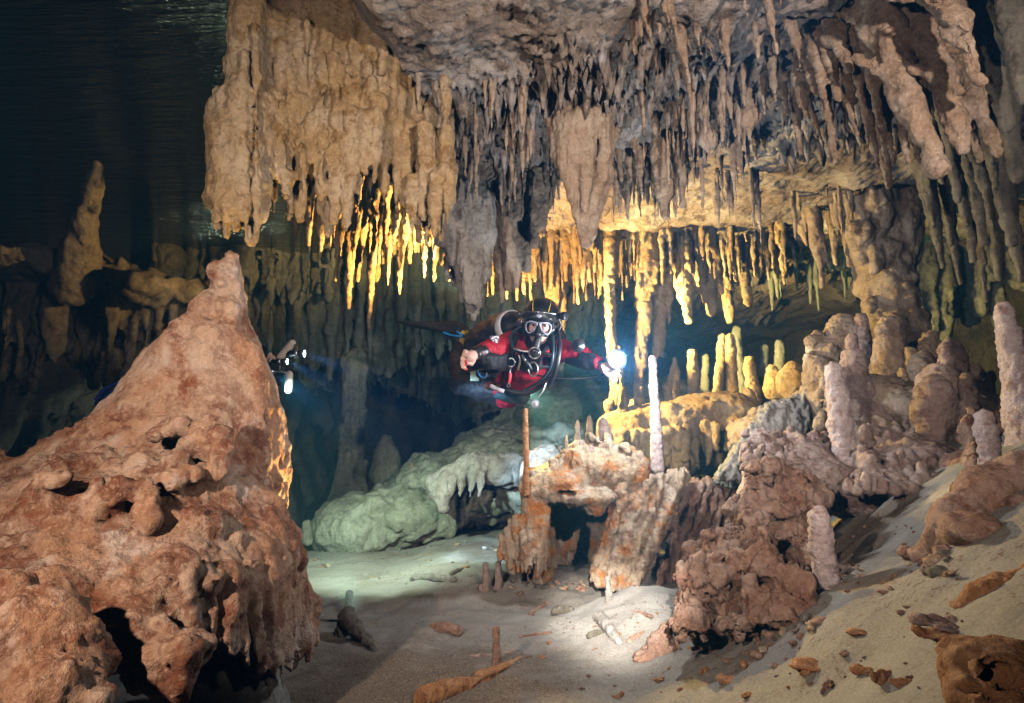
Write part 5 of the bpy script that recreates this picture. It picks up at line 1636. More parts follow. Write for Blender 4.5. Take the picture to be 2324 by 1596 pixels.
def ring(name, c, axis, R, r, mat, parent, n=28, squash=1.0, up=(0, 0, 1)):
    M = frame_along(axis, up)
    V, F = [], []
    k = 8
    for i in range(n):
        a = 2 * math.pi * i / n
        d = math.cos(a) * M[:, 0] + math.sin(a) * M[:, 1] * squash
        for j in range(k):
            b2 = 2 * math.pi * j / k
            V.append(np.asarray(c) + d * (R + r * math.cos(b2)) + M[:, 2] * r * math.sin(b2))
    for i in range(n):
        for j in range(k):
            F.append((i * k + j, ((i + 1) % n) * k + j, ((i + 1) % n) * k + (j + 1) % k, i * k + (j + 1) % k))
    return child(to_mesh(name, np.array(V), np.array(F), mat), parent)

def lathe(name, c, axis, prof, mat, parent=None, n=28):
    """prof: (distance along axis, radius)"""
    M = frame_along(axis)
    V, F = [], []
    for d, r in prof:
        for k in range(n):
            a = 2 * math.pi * k / n
            V.append(np.asarray(c) + M[:, 2] * d + max(r, 1e-4) * (math.cos(a) * M[:, 0] + math.sin(a) * M[:, 1]))
    for i in range(len(prof) - 1):
        for k in range(n):
            F.append((i * n + k, i * n + (k + 1) % n, (i + 1) * n + (k + 1) % n, (i + 1) * n + k))
    o = to_mesh(name, np.array(V), np.array(F), mat)
    return child(o, parent) if parent is not None else o

# ---- main diver
dv = empty("person", P(1160, 880, 3.7))
tag(dv, "diver in red and black drysuit, helmet and mask, gliding along with a blazing torch", "diver")

# head frame
Hc = P(1226, 738, 3.22)
fwd = -Hc / np.linalg.norm(Hc)
fwd = fwd + np.array([-0.10, 0, -0.10])
fwd /= np.linalg.norm(fwd)
hup = np.array([0.10, 0.0, 1.0])
hup = hup - fwd * (hup @ fwd)
hup /= np.linalg.norm(hup)
hrt = np.cross(fwd, hup)          # towards the viewer's left when negative; fixed below
if hrt[0] < 0:
    hrt = -hrt
HM = np.stack([hrt, fwd, hup], 1)
def L(x, y, z):
    return Hc + HM @ np.array([x, y, z], float)

SHR, ELR, WRR = (1160, 780, 3.36), (1122, 790, 3.18), (1086, 800, 3.04)
SHL, ELL, WRL = (1272, 797, 3.34), (1318, 806, 3.26), (1358, 824, 3.17)
def limb(sc, pts, k=0.03, grow=0.0):
    for a, b2 in zip(pts[:-1], pts[1:]):
        pa, pb = P(*a[:3]), P(*b2[:3])
        sc.cone(pa, pb, a[3] * S(*a[:3]) + grow, b2[3] * S(*b2[:3]) + grow, k)
TORSO = [(1214, 800, 3.34, 30), (1200, 820, 3.40, 44), (1188, 845, 3.54, 40), (1165, 875, 3.72, 38), (1150, 890, 3.80, 34)]
ARMR = [(*SHR, 22), (*ELR, 19), (*WRR, 13)]
ARML = [(*SHL, 20), (*ELL, 18), (*WRL, 12)]
LEGR = [(1142, 888, 3.78, 27), (1095, 884, 3.82, 23), (1042, 872, 3.86, 18), (1038, 830, 4.0, 17), (1041, 785, 4.12, 13)]
LEGL = [(1160, 892, 3.86, 27), (1112, 884, 3.98, 22), (1058, 866, 4.08, 17), (1050, 825, 4.2, 16), (1050, 785, 4.32, 12)]

sc = Sculpt(0.0058)
# skull and face
sc.ell(L(0, -0.01, 0.03), (0.075, 0.090, 0.085), 0.02, rot=HM)
sc.ell(L(0, 0.012, -0.02), (0.062, 0.066, 0.072), 0.03, rot=HM)
sc.ell(L(0, 0.040, -0.072), (0.032, 0.030, 0.026), 0.03, rot=HM)          # chin
sc.cone(L(0, 0.075, 0.012), L(0, 0.098, -0.022), 0.009, 0.013, 0.012)      # nose
sc.ell(L(-0.032, 0.055, -0.028), (0.022, 0.018, 0.02), 0.02, rot=HM)
sc.ell(L(0.032, 0.055, -0.028), (0.022, 0.018, 0.02), 0.02, rot=HM)
sc.ell(L(0, 0.062, 0.034), (0.055, 0.014, 0.012), 0.02, rot=HM)            # brow
for sx in (-1, 1):
    sc.ell(L(sx * 0.030, 0.078, 0.010), (0.017, 0.012, 0.010), 0.008, rot=HM, cut=True)
    sc.ell(L(sx * 0.076, -0.01, 0.0), (0.010, 0.018, 0.028), 0.01, rot=HM)  # ears, under the hood
sc.ell(L(0, 0.074, -0.050), (0.024, 0.010, 0.008), 0.008, rot=HM)          # lips
sc.cone(L(0, -0.02, -0.06), P(1212, 800, 3.36), 0.055, 0.06, 0.03)
limb(sc, [(a, b2, c, r - 4) for a, b2, c, r in TORSO])
limb(sc, [(a, b2, c, r - 3) for a, b2, c, r in ARMR])
limb(sc, [(a, b2, c, r - 3) for a, b2, c, r in ARML])
sc.cone(P(1205, 808, 3.38), P(*SHR), 0.08, 0.045, 0.04)
sc.cone(P(1215, 808, 3.38), P(*SHL), 0.08, 0.045, 0.04)
limb(sc, [(a, b2, c, r - 3) for a, b2, c, r in LEGR])
limb(sc, [(a, b2, c, r - 3) for a, b2, c, r in LEGL])
# right hand, a loose fist towards the camera
wr = P(1084, 801, 3.035)
kc = P(1062, 812, 2.985)
sc.cone(wr, kc, 0.026, 0.030, 0.015)
sc.ell(kc, (0.030, 0.026, 0.030), 0.015)
nails = []
for i, (kx, ky) in enumerate(((1052, 797), (1048, 807), (1047, 817), (1049, 826))):
    k0 = P(kx + 4, ky, 2.975)
    k1 = P(kx + 1, ky + 7, 2.935 - 0.004 * i)
    k2 = P(kx + 9, ky + 12, 2.925)
    sc.cone(k0, k1, 0.0105, 0.0095, 0.005)
    sc.cone(k1, k2, 0.0095, 0.0080, 0.003)
    if i in (1, 2, 3):
        nails.append(k2 + np.array([0.001, -0.006, -0.001]))
th = [P(1074, 818, 2.99), P(1070, 826, 2.945), P(1060, 824, 2.915)]
sc.cone(th[0], th[1], 0.014, 0.011, 0.008)
sc.cone(th[1], th[2], 0.011, 0.0085, 0.004)
nails.append(th[2] + np.array([-0.002, -0.007, 0]))
# left hand, open, fingers along the torch handle
wl = P(1360, 826, 3.165)
pl = P(1377, 838, 3.13)
sc.cone(wl, pl, 0.024, 0.028, 0.015)
sc.ell(pl, (0.028, 0.018, 0.026), 0.015)
for i, (a, b2, c) in enumerate((((1386, 830), (1398, 836), (1405, 843)), ((1386, 837), (1399, 846), (1405, 854)), ((1384, 843), (1394, 855), (1398, 865)), ((1380, 847), (1387, 859), (1389, 868)))):
    k0, k1, k2 = P(*a, 3.12), P(*b2, 3.095), P(*c, 3.10)
    sc.cone(k0, k1, 0.0105, 0.0092, 0.004)
    sc.cone(k1, k2, 0.0092, 0.0072, 0.003)
t0, t1, t2 = P(1368, 832, 3.12), P(1372, 845, 3.09), P(1378, 852, 3.075)
sc.cone(t0, t1, 0.013, 0.0105, 0.008)
sc.cone(t1, t2, 0.0105, 0.008, 0.004)
body = cpart(sc, "body", M_SKIN, dv, [('fbm', 0.0012, 60.0)], 401)
for q in nails:
    s_ = Sculpt(0.0018)
    s_.ell(q, (0.0055, 0.0035, 0.0065), 0.001)
    cpart(s_, "fingernail", M_LIP, dv)

# drysuit: torso and sleeves, then trousers
sc = Sculpt(0.0062)
limb(sc, TORSO, grow=0.006)
limb(sc, ARMR, grow=0.006)
limb(sc, ARML, grow=0.006)
sc.cone(P(1200, 808, 3.38), P(*SHR), 0.10, 0.058, 0.05)
sc.cone(P(1220, 808, 3.38), P(*SHL), 0.10, 0.055, 0.05)
suit = cpart(sc, "drysuit_jacket", M_RED, dv, [('fbm', 0.010, 8.0), ('rib', 0.006, 17.0), ('fbm', 0.003, 45.0)], 402)
sc = Sculpt(0.0068)
limb(sc, LEGR, grow=0.008)
limb(sc, LEGL, grow=0.008)
sc.cone(P(1160, 885, 3.78), P(1146, 893, 3.84), 0.10, 0.10, 0.03)
cpart(sc, "drysuit_trousers", M_BLACK, dv, [('fbm', 0.010, 8.0), ('rib', 0.007, 14.0)], 403)
for nm, a, b2, ra, rb in (("cuff", (1094, 798, 3.07), (1080, 802, 3.025), 17, 15), ("cuff", (1346, 818, 3.19), (1364, 827, 3.155), 16, 13)):
    sc = Sculpt(0.005)
    vcone(sc, (*a, ra), (*b2, rb), 0.01)
    cpart(sc, nm, M_RUBBER, dv, [('fbm', 0.003, 30.0)], 404)
# black panels under the forearm and on the left forearm
sc = Sculpt(0.006)
vcone(sc, (1140, 812, 3.20, 14), (1096, 812, 3.06, 14), 0.02)
vcone(sc, (1150, 828, 3.26, 13), (1108, 826, 3.10, 12), 0.02)
cpart(sc, "forearm_pocket", M_BLACK, dv, [('fbm', 0.008, 18.0), ('fbm', 0.004, 50.0)], 405)
sc = Sculpt(0.006)
vcone(sc, (1326, 815, 3.235, 20), (1352, 824, 3.175, 16), 0.02)
vcone(sc, (1290, 818, 3.28, 9), (1330, 826, 3.21, 13), 0.02)
cpart(sc, "forearm_pocket", M_BLACK, dv, [('fbm', 0.004, 22.0)], 406)
# inflation valve on the left sleeve, badge on the right sleeve
c0 = P(1313, 785, 3.175)
lathe("sleeve_valve", c0 + fwd * -0.02, fwd, [(0.0, 0.0), (0.0, 0.036), (0.028, 0.036), (0.036, 0.030), (0.036, 0.012), (0.042, 0.010), (0.042, 0.0)], M_RUBBER, dv)
M_BADGE = None
m, nt, b = new_mat("white sleeve badge with dark figures")
tc = _n(nt, 'ShaderNodeTexCoord').outputs['Object']
c = _mix(nt, _range(nt, _noise(nt, tc, 95.0, 2, 0.5), 0.47, 0.53), (0.70, 0.66, 0.72), (0.06, 0.05, 0.09))
nt.links.new(c, b.inputs['Base Color'])
M_BADGE = m
cb = P(1122, 772, 3.125)
bu = np.array([0.96, 0.25, -0.12])
bu /= np.linalg.norm(bu)
bn = -cb / np.linalg.norm(cb) + np.array([0, 0, 0.3])
bn -= bu * (bn @ bu)
bn /= np.linalg.norm(bn)
bv = np.cross(bu, bn)
if bv[2] < 0:
    bv = -bv
shape = [(-0.026, 0.018), (0.022, 0.026), (0.024, -0.004), (0.010, -0.030), (-0.010, -0.014)]
V = [cb + bu * x + bv * y for x, y in shape] + [cb + bu * x + bv * y - bn * 0.012 for x, y in shape]
n5 = 5
F = [(i, (i + 1) % n5, n5 + (i + 1) % n5, n5 + i) for i in range(n5)]
me = bpy.data.meshes.new("sleeve_badge")
me.from_pydata([tuple(v) for v in V], [], F + [tuple(range(5)), tuple(range(9, 4, -1))])
me.materials.append(M_BADGE)
o = bpy.data.objects.new("sleeve_badge", me)
COL.objects.link(o)
child(o, dv)

# hood and helmet
sc = Sculpt(0.0055)
sc.ell(L(0, -0.012, 0.030), (0.086, 0.100, 0.096), 0.02, rot=HM)
sc.ell(L(0, -0.015, -0.03), (0.078, 0.075, 0.085), 0.03, rot=HM)
sc.cone(L(0, -0.03, -0.06), P(1214, 800, 3.36), 0.072, 0.080, 0.03)
sc.ell(L(0, 0.085, -0.028), (0.058, 0.070, 0.075), 0.008, rot=HM, cut=True)
cpart(sc, "hood", M_BLACK, dv, [('fbm', 0.003, 22.0)], 410)
sc = Sculpt(0.0055)
sc.ell(L(0.004, -0.012, 0.060), (0.096, 0.112, 0.088), 0.01, rot=HM)
sc.ell(L(0, 0.078, 0.046), (0.070, 0.022, 0.020), 0.015, rot=HM)
sc.box(L(0, 0.0, -0.085), (0.2, 0.2, 0.105), rot=HM, rnd=0.005, k=0.008, cut=True)
hel = cpart(sc, "helmet", M_RUBBER, dv, (), 411)
tube("helmet_band", [L(-0.094, 0.02, 0.062), L(-0.072, 0.075, 0.072), L(0, 0.104, 0.078), L(0.078, 0.073, 0.072), L(0.100, 0.02, 0.062)], 0.0028, M_STEEL, hel)
tube("helmet_band", [L(-0.035, 0.097, 0.080), L(-0.040, 0.068, 0.122), L(-0.036, 0.0, 0.148)], 0.0022, M_YELLOW, hel)
tube("helmet_band", [L(0.046, 0.094, 0.080), L(0.052, 0.064, 0.120), L(0.048, 0.0, 0.144)], 0.0022, M_YELLOW, hel)
sc = Sculpt(0.0035)
sc.ell(L(0, 0.108, 0.058), (0.016, 0.005, 0.010), 0.002, rot=HM)
cpart(sc, "helmet_badge", M_SILVER, hel)
lathe("helmet_lamp", L(0.098, 0.045, 0.064), HM @ np.array([0.8, 0.55, 0.0]), [(-0.01, 0.0), (-0.01, 0.012), (0.02, 0.013), (0.024, 0.021), (0.050, 0.023), (0.052, 0.020), (0.052, 0.0)], M_RUBBER, hel)
tube("helmet_lamp_clip", [L(0.098, 0.05, 0.05), L(0.112, 0.03, 0.01), L(0.10, 0.03, -0.02)], 0.006, M_RUBBER, hel)

# mask
mk = empty("mask", L(0, 0.085, 0.0))
child(mk, dv)
def lens_loop(sx, grow=1.0):
    pts = [(0.008, 0.020), (0.036, 0.026), (0.060, 0.018), (0.066, -0.004), (0.058, -0.028), (0.042, -0.034), (0.026, -0.022), (0.012, -0.002)]
    cx0 = sum(p[0] for p in pts) / 8
    cz0 = sum(p[1] for p in pts) / 8
    return [L(sx * (cx0 + (x - cx0) * grow), 0.104 - 0.35 * max(0, abs(cx0 + (x - cx0) * grow) - 0.03), cz0 + (z - cz0) * grow) for x, z in pts]
for sx in (-1, 1):
    lp = lens_loop(sx)
    tube("mask_frame", lp + [lp[0], lp[1]], 0.0040, M_SILVER, mk, n=8)
    li = lens_loop(sx, 0.98)
    ctr = sum(li) / 8
    V = [ctr] + li
    me = bpy.data.meshes.new("mask_lens")
    me.from_pydata([tuple(v) for v in V], [], [(0, i + 1, (i + 1) % 8 + 1) for i in range(8)])
    me.materials.append(M_LENS)
    o = bpy.data.objects.new("mask_lens", me)
    COL.objects.link(o)
    child(o, mk)
    # eyes and brows
    se = Sculpt(0.0022)
    se.ell(L(sx * 0.031, 0.066, 0.006), (0.0135, 0.0110, 0.0085), 0.001, rot=HM)
    eo = cpart(se, "eye", M_EYEW, dv)
    si = Sculpt(0.0016)
    si.ell(L(sx * 0.031 + 0.002, 0.0765, 0.006), (0.0062, 0.0032, 0.0066), 0.001, rot=HM)
    cpart(si, "iris", M_IRIS, eo)
    tube("eyebrow", [L(sx * 0.014, 0.080, 0.021), L(sx * 0.032, 0.079, 0.026), L(sx * 0.050, 0.069, 0.020)], 0.0026, M_BROW, dv, n=6)
sc = Sculpt(0.004)
sc.cone(L(0, 0.098, 0.014), L(0, 0.112, -0.036), 0.008, 0.020, 0.012)
sc.cone(L(0, 0.104, -0.036), L(-0.044, 0.085, -0.042), 0.014, 0.008, 0.012)
sc.cone(L(0, 0.104, -0.036), L(0.044, 0.085, -0.042), 0.014, 0.008, 0.012)
sc.cone(L(-0.044, 0.085, -0.042), L(-0.074, 0.055, -0.012), 0.008, 0.008, 0.012)
sc.cone(L(0.044, 0.085, -0.042), L(0.074, 0.055, -0.012), 0.008, 0.008, 0.012)
sc.cone(L(-0.074, 0.055, -0.012), L(-0.070, 0.058, 0.018), 0.009, 0.009, 0.012)
sc.cone(L(0.074, 0.055, -0.012), L(0.070, 0.058, 0.018), 0.009, 0.009, 0.012)
cpart(sc, "mask_skirt", M_RUBBER, mk)
tube("mask_strap", [L(-0.078, 0.05, 0.0), L(-0.092, 0.0, 0.01), L(-0.088, -0.05, 0.015)], 0.009, M_RUBBER, mk)
tube("mask_strap", [L(0.078, 0.05, 0.0), L(0.092, 0.0, 0.01), L(0.088, -0.05, 0.015)], 0.009, M_RUBBER, mk)

# regulator
rgc = L(-0.008, 0.120, -0.135)
rg_ = empty("regulator", rgc)
child(rg_, dv)
ax = fwd + np.array([0, 0, -0.05])
lathe("regulator_body", rgc - ax * 0.035, ax, [(-0.01, 0.0), (-0.01, 0.022), (0.01, 0.030), (0.034, 0.032), (0.040, 0.030), (0.040, 0.0)], M_RUBBER, rg_)
ring("regulator_ring", rgc + ax * 0.004, ax, 0.029, 0.0036, M_STEEL, rg_)
lathe("purge_cover", rgc + ax * 0.003, ax, [(0.0, 0.026), (0.007, 0.022), (0.010, 0.010), (0.010, 0.0)], plain("glossy black cover", (0.03, 0.03, 0.032), 0.12, 0.2, 0.8), rg_)
sc = Sculpt(0.004)
sc.cone(L(0, 0.07, -0.062), rgc - ax * 0.03 + np.array([0, 0, 0.02]), 0.020, 0.024, 0.01)
cpart(sc, "mouthpiece", M_RUBBER, rg_)
tube("regulator_arm", [rgc - ax * 0.02 + hrt * -0.02, rgc - ax * 0.01 + hrt * -0.07 + hup * 0.004, rgc - ax * 0.02 + hrt * -0.115 + hup * 0.012], 0.0065, M_STEEL, rg_)
tube("regulator_hose", [rgc - ax * 0.02 + hrt * 0.03, rgc + hrt * 0.09 - fwd * 0.02, P(1255, 770, 3.22), P(1262, 735, 3.34), P(1240, 715, 3.45)], 0.0095, M_RUBBER, rg_)
tube("regulator_hose", [P(1178, 806, 3.19), P(1180, 820, 3.2), P(1176, 840, 3.26)], 0.0055, M_STEEL, rg_)

# wing and tanks on the back
sc = Sculpt(0.009)
vcone(sc, (1146, 757, 3.66, 50), (1110, 790, 3.86, 58), 0.05)
vcone(sc, (1150, 762, 3.64, 44), (1200, 760, 3.55, 44), 0.05)
vcone(sc, (1240, 770, 3.55, 42), (1200, 830, 3.85, 46), 0.05)
vcone(sc, (1258, 775, 3.45, 24), (1250, 800, 3.5, 30), 0.04)
cpart(sc, "buoyancy_wing", M_BLACK, dv, [('fbm', 0.014, 6.0), ('rib', 0.006, 14.0)], 420)
for a, b2 in (((1170, 738, 3.46), (1086, 776, 3.98)), ((1225, 735, 3.56), (1155, 805, 4.05))):
    pa, pb = P(*a), P(*b2)
    d = pb - pa
    Lg = float(np.linalg.norm(d))
    d = d / Lg
    tk = lathe("tank", pa, d, [(-0.06, 0.0), (-0.06, 0.022), (-0.04, 0.030), (-0.02, 0.060), (0.02, 0.088), (0.06, 0.096), (Lg, 0.096), (Lg + 0.04, 0.085), (Lg + 0.05, 0.0)], M_RUBBER, dv, 36)
    lathe("tank_band", pa, d, [(0.02, 0.088), (0.02, 0.0925), (0.032, 0.097), (0.060, 0.100), (0.085, 0.100), (0.085, 0.096)], M_WHITE, tk, 36)
    lathe("valve", pa - d * 0.11, d, [(0, 0), (0, 0.016), (0.03, 0.018), (0.035, 0.024), (0.06, 0.024), (0.06, 0)], M_STEEL, tk)
    ld = np.cross(d, np.array([0, 0, 1.0]))
    ld /= np.linalg.norm(ld)
    lathe("valve_knob", pa - d * 0.085 + ld * 0.02, ld, [(0, 0), (0, 0.012), (0.02, 0.012), (0.02, 0.024), (0.045, 0.022), (0.045, 0)], M_RUBBER, tk)
sc = Sculpt(0.006)
for vx, vy in ((1180, 712), (1196, 720), (1188, 728), (1204, 716), (1176, 722)):
    vell(sc, vx, vy, 3.47, 8, 7, 8, 0.006)
cpart(sc, "first_stage", plain("dark grey metal", (0.10, 0.10, 0.12), 0.3, 0.8), dv, [('fbm', 0.004, 60.0)], 422)

# harness
def strap(name, pts, r, mat=M_BLACK):
    return tube(name, [P(*p) for p in pts], r, mat, dv, n=8)
strap("harness_strap", [(1172, 762, 3.26), (1162, 790, 3.22), (1166, 825, 3.30), (1172, 862, 3.46)], 0.018)
strap("harness_strap", [(1250, 770, 3.22), (1256, 800, 3.20), (1252, 835, 3.32), (1232, 868, 3.46)], 0.020)
strap("harness_strap", [(1166, 828, 3.29), (1205, 832, 3.25), (1252, 832, 3.30)], 0.010)
strap("crotch_strap", [(1206, 835, 3.26), (1196, 862, 3.42), (1172, 888, 3.62)], 0.015)
strap("waist_belt", [(1122, 870, 3.56), (1150, 886, 3.50), (1190, 892, 3.52), (1225, 878, 3.56), (1240, 862, 3.62)], 0.017)
sc = Sculpt(0.006)
vell(sc, 1206, 812, 3.24, 26, 18, 14, 0.02)
vell(sc, 1212, 832, 3.26, 20, 14, 14, 0.02)
vell(sc, 1186, 820, 3.27, 14, 22, 12, 0.02)
cpart(sc, "chest_bib", M_BLACK, dv, [('fbm', 0.006, 24.0)], 425)
tube("inflator", [P(1184, 806, 3.18), P(1196, 824, 3.17), P(1206, 840, 3.19)], 0.012, M_RUBBER, dv)
tube("inflator_button", [P(1185, 806, 3.165), P(1192, 818, 3.155)], 0.007, M_STEEL, dv)
ring("inflator_rim", P(1210, 838, 3.18), fwd + np.array([-0.3, 0, 0.2]), 0.027, 0.004, M_STEEL, dv, squash=1.35)
ring("harness_ring", P(1160, 823, 3.21), fwd, 0.019, 0.0032, M_STEEL, dv, squash=1.2)
tube("bolt_snap", [P(1159, 833, 3.20), P(1158, 842, 3.19), P(1157, 848, 3.19)], 0.004, M_STEEL, dv)
tube("red_marker_light", [P(1158, 846, 3.18), P(1157, 860, 3.18), P(1155, 870, 3.18)], 0.0085, M_LIP, dv)
ring("harness_ring", P(1154, 875, 3.18), fwd, 0.008, 0.002, M_STEEL, dv)
tube("corrugated_hose", [P(1262, 742, 3.24), P(1270, 780, 3.17), P(1266, 820, 3.16), P(1258, 850, 3.18), P(1246, 876, 3.22)], 0.0135, M_RUBBER, dv)
tube("low_pressure_hose", [P(1252, 748, 3.22), P(1256, 790, 3.15), P(1248, 836, 3.16), P(1222, 868, 3.22), P(1190, 886, 3.34)], 0.0075, plain("blue black hose", (0.015, 0.035, 0.05), 0.35), dv)
tube("low_pressure_hose", [P(1182, 742, 3.3), P(1160, 762, 3.22), P(1166, 792, 3.2), P(1180, 800, 3.2)], 0.008, plain("dark teal hose", (0.01, 0.05, 0.06), 0.35), dv)
tube("gauge_lanyard", [P(1241, 866, 3.2), P(1232, 888, 3.18), P(1222, 902, 3.17)], 0.0022, M_STEEL, dv)
gc = P(1214, 917, 3.16)
gg = lathe("gauge", gc, fwd, [(-0.018, 0.0), (-0.018, 0.020), (0.0, 0.0225), (0.004, 0.0225), (0.004, 0.019), (0.002, 0.018), (0.002, 0.0)], M_SILVER, dv)
gg["label"] = "small round gauge with a pale face, dangling on a lanyard"
lathe("gauge_face", gc + fwd * 0.0025, fwd, [(0.0, 0.0175), (0.001, 0.0175), (0.001, 0.0)], M_WHITE, gg)
tube("gauge_needle", [gc + fwd * 0.0045 - hup * 0.004, gc + fwd * 0.0045 + hup * 0.005, gc + fwd * 0.0045 + hup * 0.012 + hrt * 0.003], 0.0016, M_BLACK, gg)
tube("knife_sheath", [P(1114, 876, 3.44), P(1128, 883, 3.42), P(1144, 889, 3.42)], 0.012, M_WHITE, dv)
sc = Sculpt(0.005)
vell(sc, 1094, 849, 3.26, 15, 12, 12, 0.01)
wc = cpart(sc, "thigh_computer", M_RUBBER, dv)
tube("blue_trim", [P(1084, 840, 3.235), P(1088, 851, 3.225), P(1097, 857, 3.225), P(1106, 851, 3.235)], 0.0035, M_BLUE, wc)
sc = Sculpt(0.006)
sc.box(P(1078, 854, 3.62), (0.028, 0.01, 0.03), rnd=0.004)
cpart(sc, "wet_notes", M_SLATE, dv)
sc = Sculpt(0.007)
vell(sc, 1158, 899, 3.62, 34, 14, 26, 0.02)
vell(sc, 1182, 898, 3.58, 22, 20, 24, 0.02)
cpart(sc, "tail_pocket", plain("dark teal fabric", (0.012, 0.03, 0.035), 0.7), dv, [('fbm', 0.010, 18.0)], 430)
sc = Sculpt(0.006)
vell(sc, 1118, 876, 3.52, 22, 10, 16, 0.02)
cpart(sc, "leg_pocket", plain("brown rubber patch", (0.10, 0.03, 0.02), 0.6), dv, [('fbm', 0.004, 22.0)], 431)

# fins
def fin(ank, heel, tip, halfw, mat, parent, strapmat):
    a, b2, c = P(*ank), P(*heel), P(*tip)
    d = c - b2
    Lg = float(np.linalg.norm(d))
    d /= Lg
    side = np.array([0.12, 1.0, 0.05])
    side -= d * (side @ d)
    side /= np.linalg.norm(side)
    nn = np.cross(side, d)
    if nn[2] < 0:
        nn = -nn
    secs = [(0.0, 0.55, 0.040), (0.10, 0.62, 0.046), (0.25, 0.72, 0.040), (0.5, 0.9, 0.022), (0.8, 1.0, 0.011), (0.95, 0.98, 0.006), (1.0, 0.86, 0.004)]
    V, F = [], []
    for t, w, th_ in secs:
        p = b2 + d * Lg * t
        for u, v in ((-1, 0.55), (-0.9, 1.0), (-0.3, 0.72), (0.3, 0.72), (0.9, 1.0), (1, 0.55), (1, -0.55), (0.9, -1.0), (0, -0.72), (-0.9, -1.0), (-1, -0.55)):
            V.append(p + side * halfw * w * u + nn * th_ * v)
    k = 11
    for i in range(len(secs) - 1):
        for j in range(k):
            F.append((i * k + j, i * k + (j + 1) % k, (i + 1) * k + (j + 1) % k, (i + 1) * k + j))
    me = bpy.data.meshes.new("fin")
    e = len(secs) - 1
    me.from_pydata([tuple(v) for v in V], [], F + [tuple(range(k - 1, -1, -1)), tuple(e * k + j for j in range(k))])
    me.materials.append(mat)
    o = bpy.data.objects.new("fin", me)
    COL.objects.link(o)
    child(o, parent)
    tube("fin_strap", [b2 + d * 0.02 - side * halfw * 0.6 - nn * 0.02, b2 - d * 0.03 - nn * 0.05 - side * halfw * 0.5, b2 + d * 0.05 - nn * 0.052 - side * halfw * 0.62, b2 + d * 0.11 - nn * 0.038 - side * halfw * 0.66], 0.007, strapmat, o)
    return o
for ank, heel, tip in (((1042, 785, 4.12), (1050, 748, 4.10), (911, 735, 4.22)), ((1052, 785, 4.32), (1056, 752, 4.42), (925, 738, 4.6))):
    fin(ank, heel, tip, 0.105, M_BLACK, dv, M_BLUE)
    sc = Sculpt(0.006)
    vcone(sc, (ank[0], ank[1] + 6, ank[2], 16), (ank[0] - 4, ank[1] - 22, ank[2], 15), 0.02)
    vcone(sc, (ank[0] - 2, ank[1] - 20, ank[2], 14), (heel[0] - 36, heel[1] + 6, heel[2], 10), 0.02)
    bt = cpart(sc, "boot", M_BLACK, dv, [('fbm', 0.004, 22.0)], 440)
    sc = Sculpt(0.006)
    vcone(sc, (ank[0] + 5, ank[1] - 4, ank[2] - 0.01, 13), (ank[0] + 5, ank[1] - 24, ank[2] - 0.01, 12), 0.02)
    cpart(sc, "boot_heel", M_YELLOW, bt)

# torch held in the left hand
tc0 = P(1401, 816, 3.08)
tch = empty("dive_torch", tc0)
tag(tch, "blazing dive torch held in the diver's outstretched hand", "torch")
tdir = -tc0 / np.linalg.norm(tc0) + np.array([0.34, 0.0, 0.06])
tdir /= np.linalg.norm(tdir)
M_GLOW = emit("torch lens core", (0.90, 0.95, 1.0), 400.0)
M_GLOW2 = emit("torch reflector glow", (0.66, 0.82, 1.0), 2.2)
M_GLOW3 = emit("torch rim glow", (0.40, 0.60, 1.0), 0.7)
lathe("torch_head", tc0 - tdir * 0.09, tdir, [(0, 0), (0, 0.020), (0.03, 0.022), (0.05, 0.044), (0.09, 0.052), (0.09, 0.048)], M_RUBBER, tch)
tl = lathe("torch_lens", tc0 - tdir * 0.004, tdir, [(0.012, 0.030), (0.022, 0.020), (0.026, 0.0)], M_GLOW, tch)
lathe("reflector", tc0 - tdir * 0.004, tdir, [(0.003, 0.042), (0.011, 0.030)], M_GLOW2, tl)
lathe("reflector", tc0 - tdir * 0.004, tdir, [(-0.002, 0.050), (0.003, 0.0425)], M_GLOW3, tl)
tube("torch_handle", [tc0 - tdir * 0.07 + np.array([0.0, 0.0, -0.02]), P(1392, 838, 3.10), P(1378, 846, 3.115)], 0.009, M_RUBBER, tch)
tube("torch_cable", [tc0 - tdir * 0.085, P(1375, 846, 3.2), P(1345, 856, 3.2), P(1300, 860, 3.2), P(1255, 857, 3.22), P(1215, 852, 3.28)], 0.0045, M_RUBBER, tch)

# ---- second diver, mostly behind the cone stalagmite
d2 = empty("person", P(440, 870, 3.1))
tag(d2, "second diver hidden behind the cone stalagmite, only a yellow sleeve and blue fin showing", "diver")
sc = Sculpt(0.009)
limb(sc, [(545, 812, 3.1, 26), (510, 845, 3.15, 44), (450, 865, 3.2, 42), (420, 872, 3.2, 38)])
sc.ell(P(548, 775, 3.1), (0.075, 0.09, 0.11), 0.02)
limb(sc, [(548, 775, 3.1, 22), (540, 815, 3.1, 26)])
limb(sc, [(535, 825, 3.0, 20), (575, 850, 2.95, 17), (606, 832, 2.92, 11), (613, 820, 2.91, 11)], 0.02)
limb(sc, [(535, 830, 3.25, 20), (575, 860, 3.2, 17), (608, 845, 3.0, 11), (616, 838, 2.96, 11)], 0.02)
for i in range(4):
    vcone(sc, (612, 812 + 5 * i, 2.90, 4.6), (621, 810 + 5 * i, 2.885, 4), 0.004)
    vcone(sc, (621, 810 + 5 * i, 2.885, 4), (624, 815 + 5 * i, 2.87, 3.4), 0.003)
vcone(sc, (608, 812, 2.90, 5.5), (614, 803, 2.885, 4.2), 0.006)
limb(sc, [(420, 872, 3.15, 30), (370, 880, 3.2, 26), (330, 885, 3.25, 20), (300, 890, 3.3, 16)])
limb(sc, [(420, 876, 3.25, 30), (370, 890, 3.3, 26), (330, 900, 3.35, 20), (300, 905, 3.4, 16)])
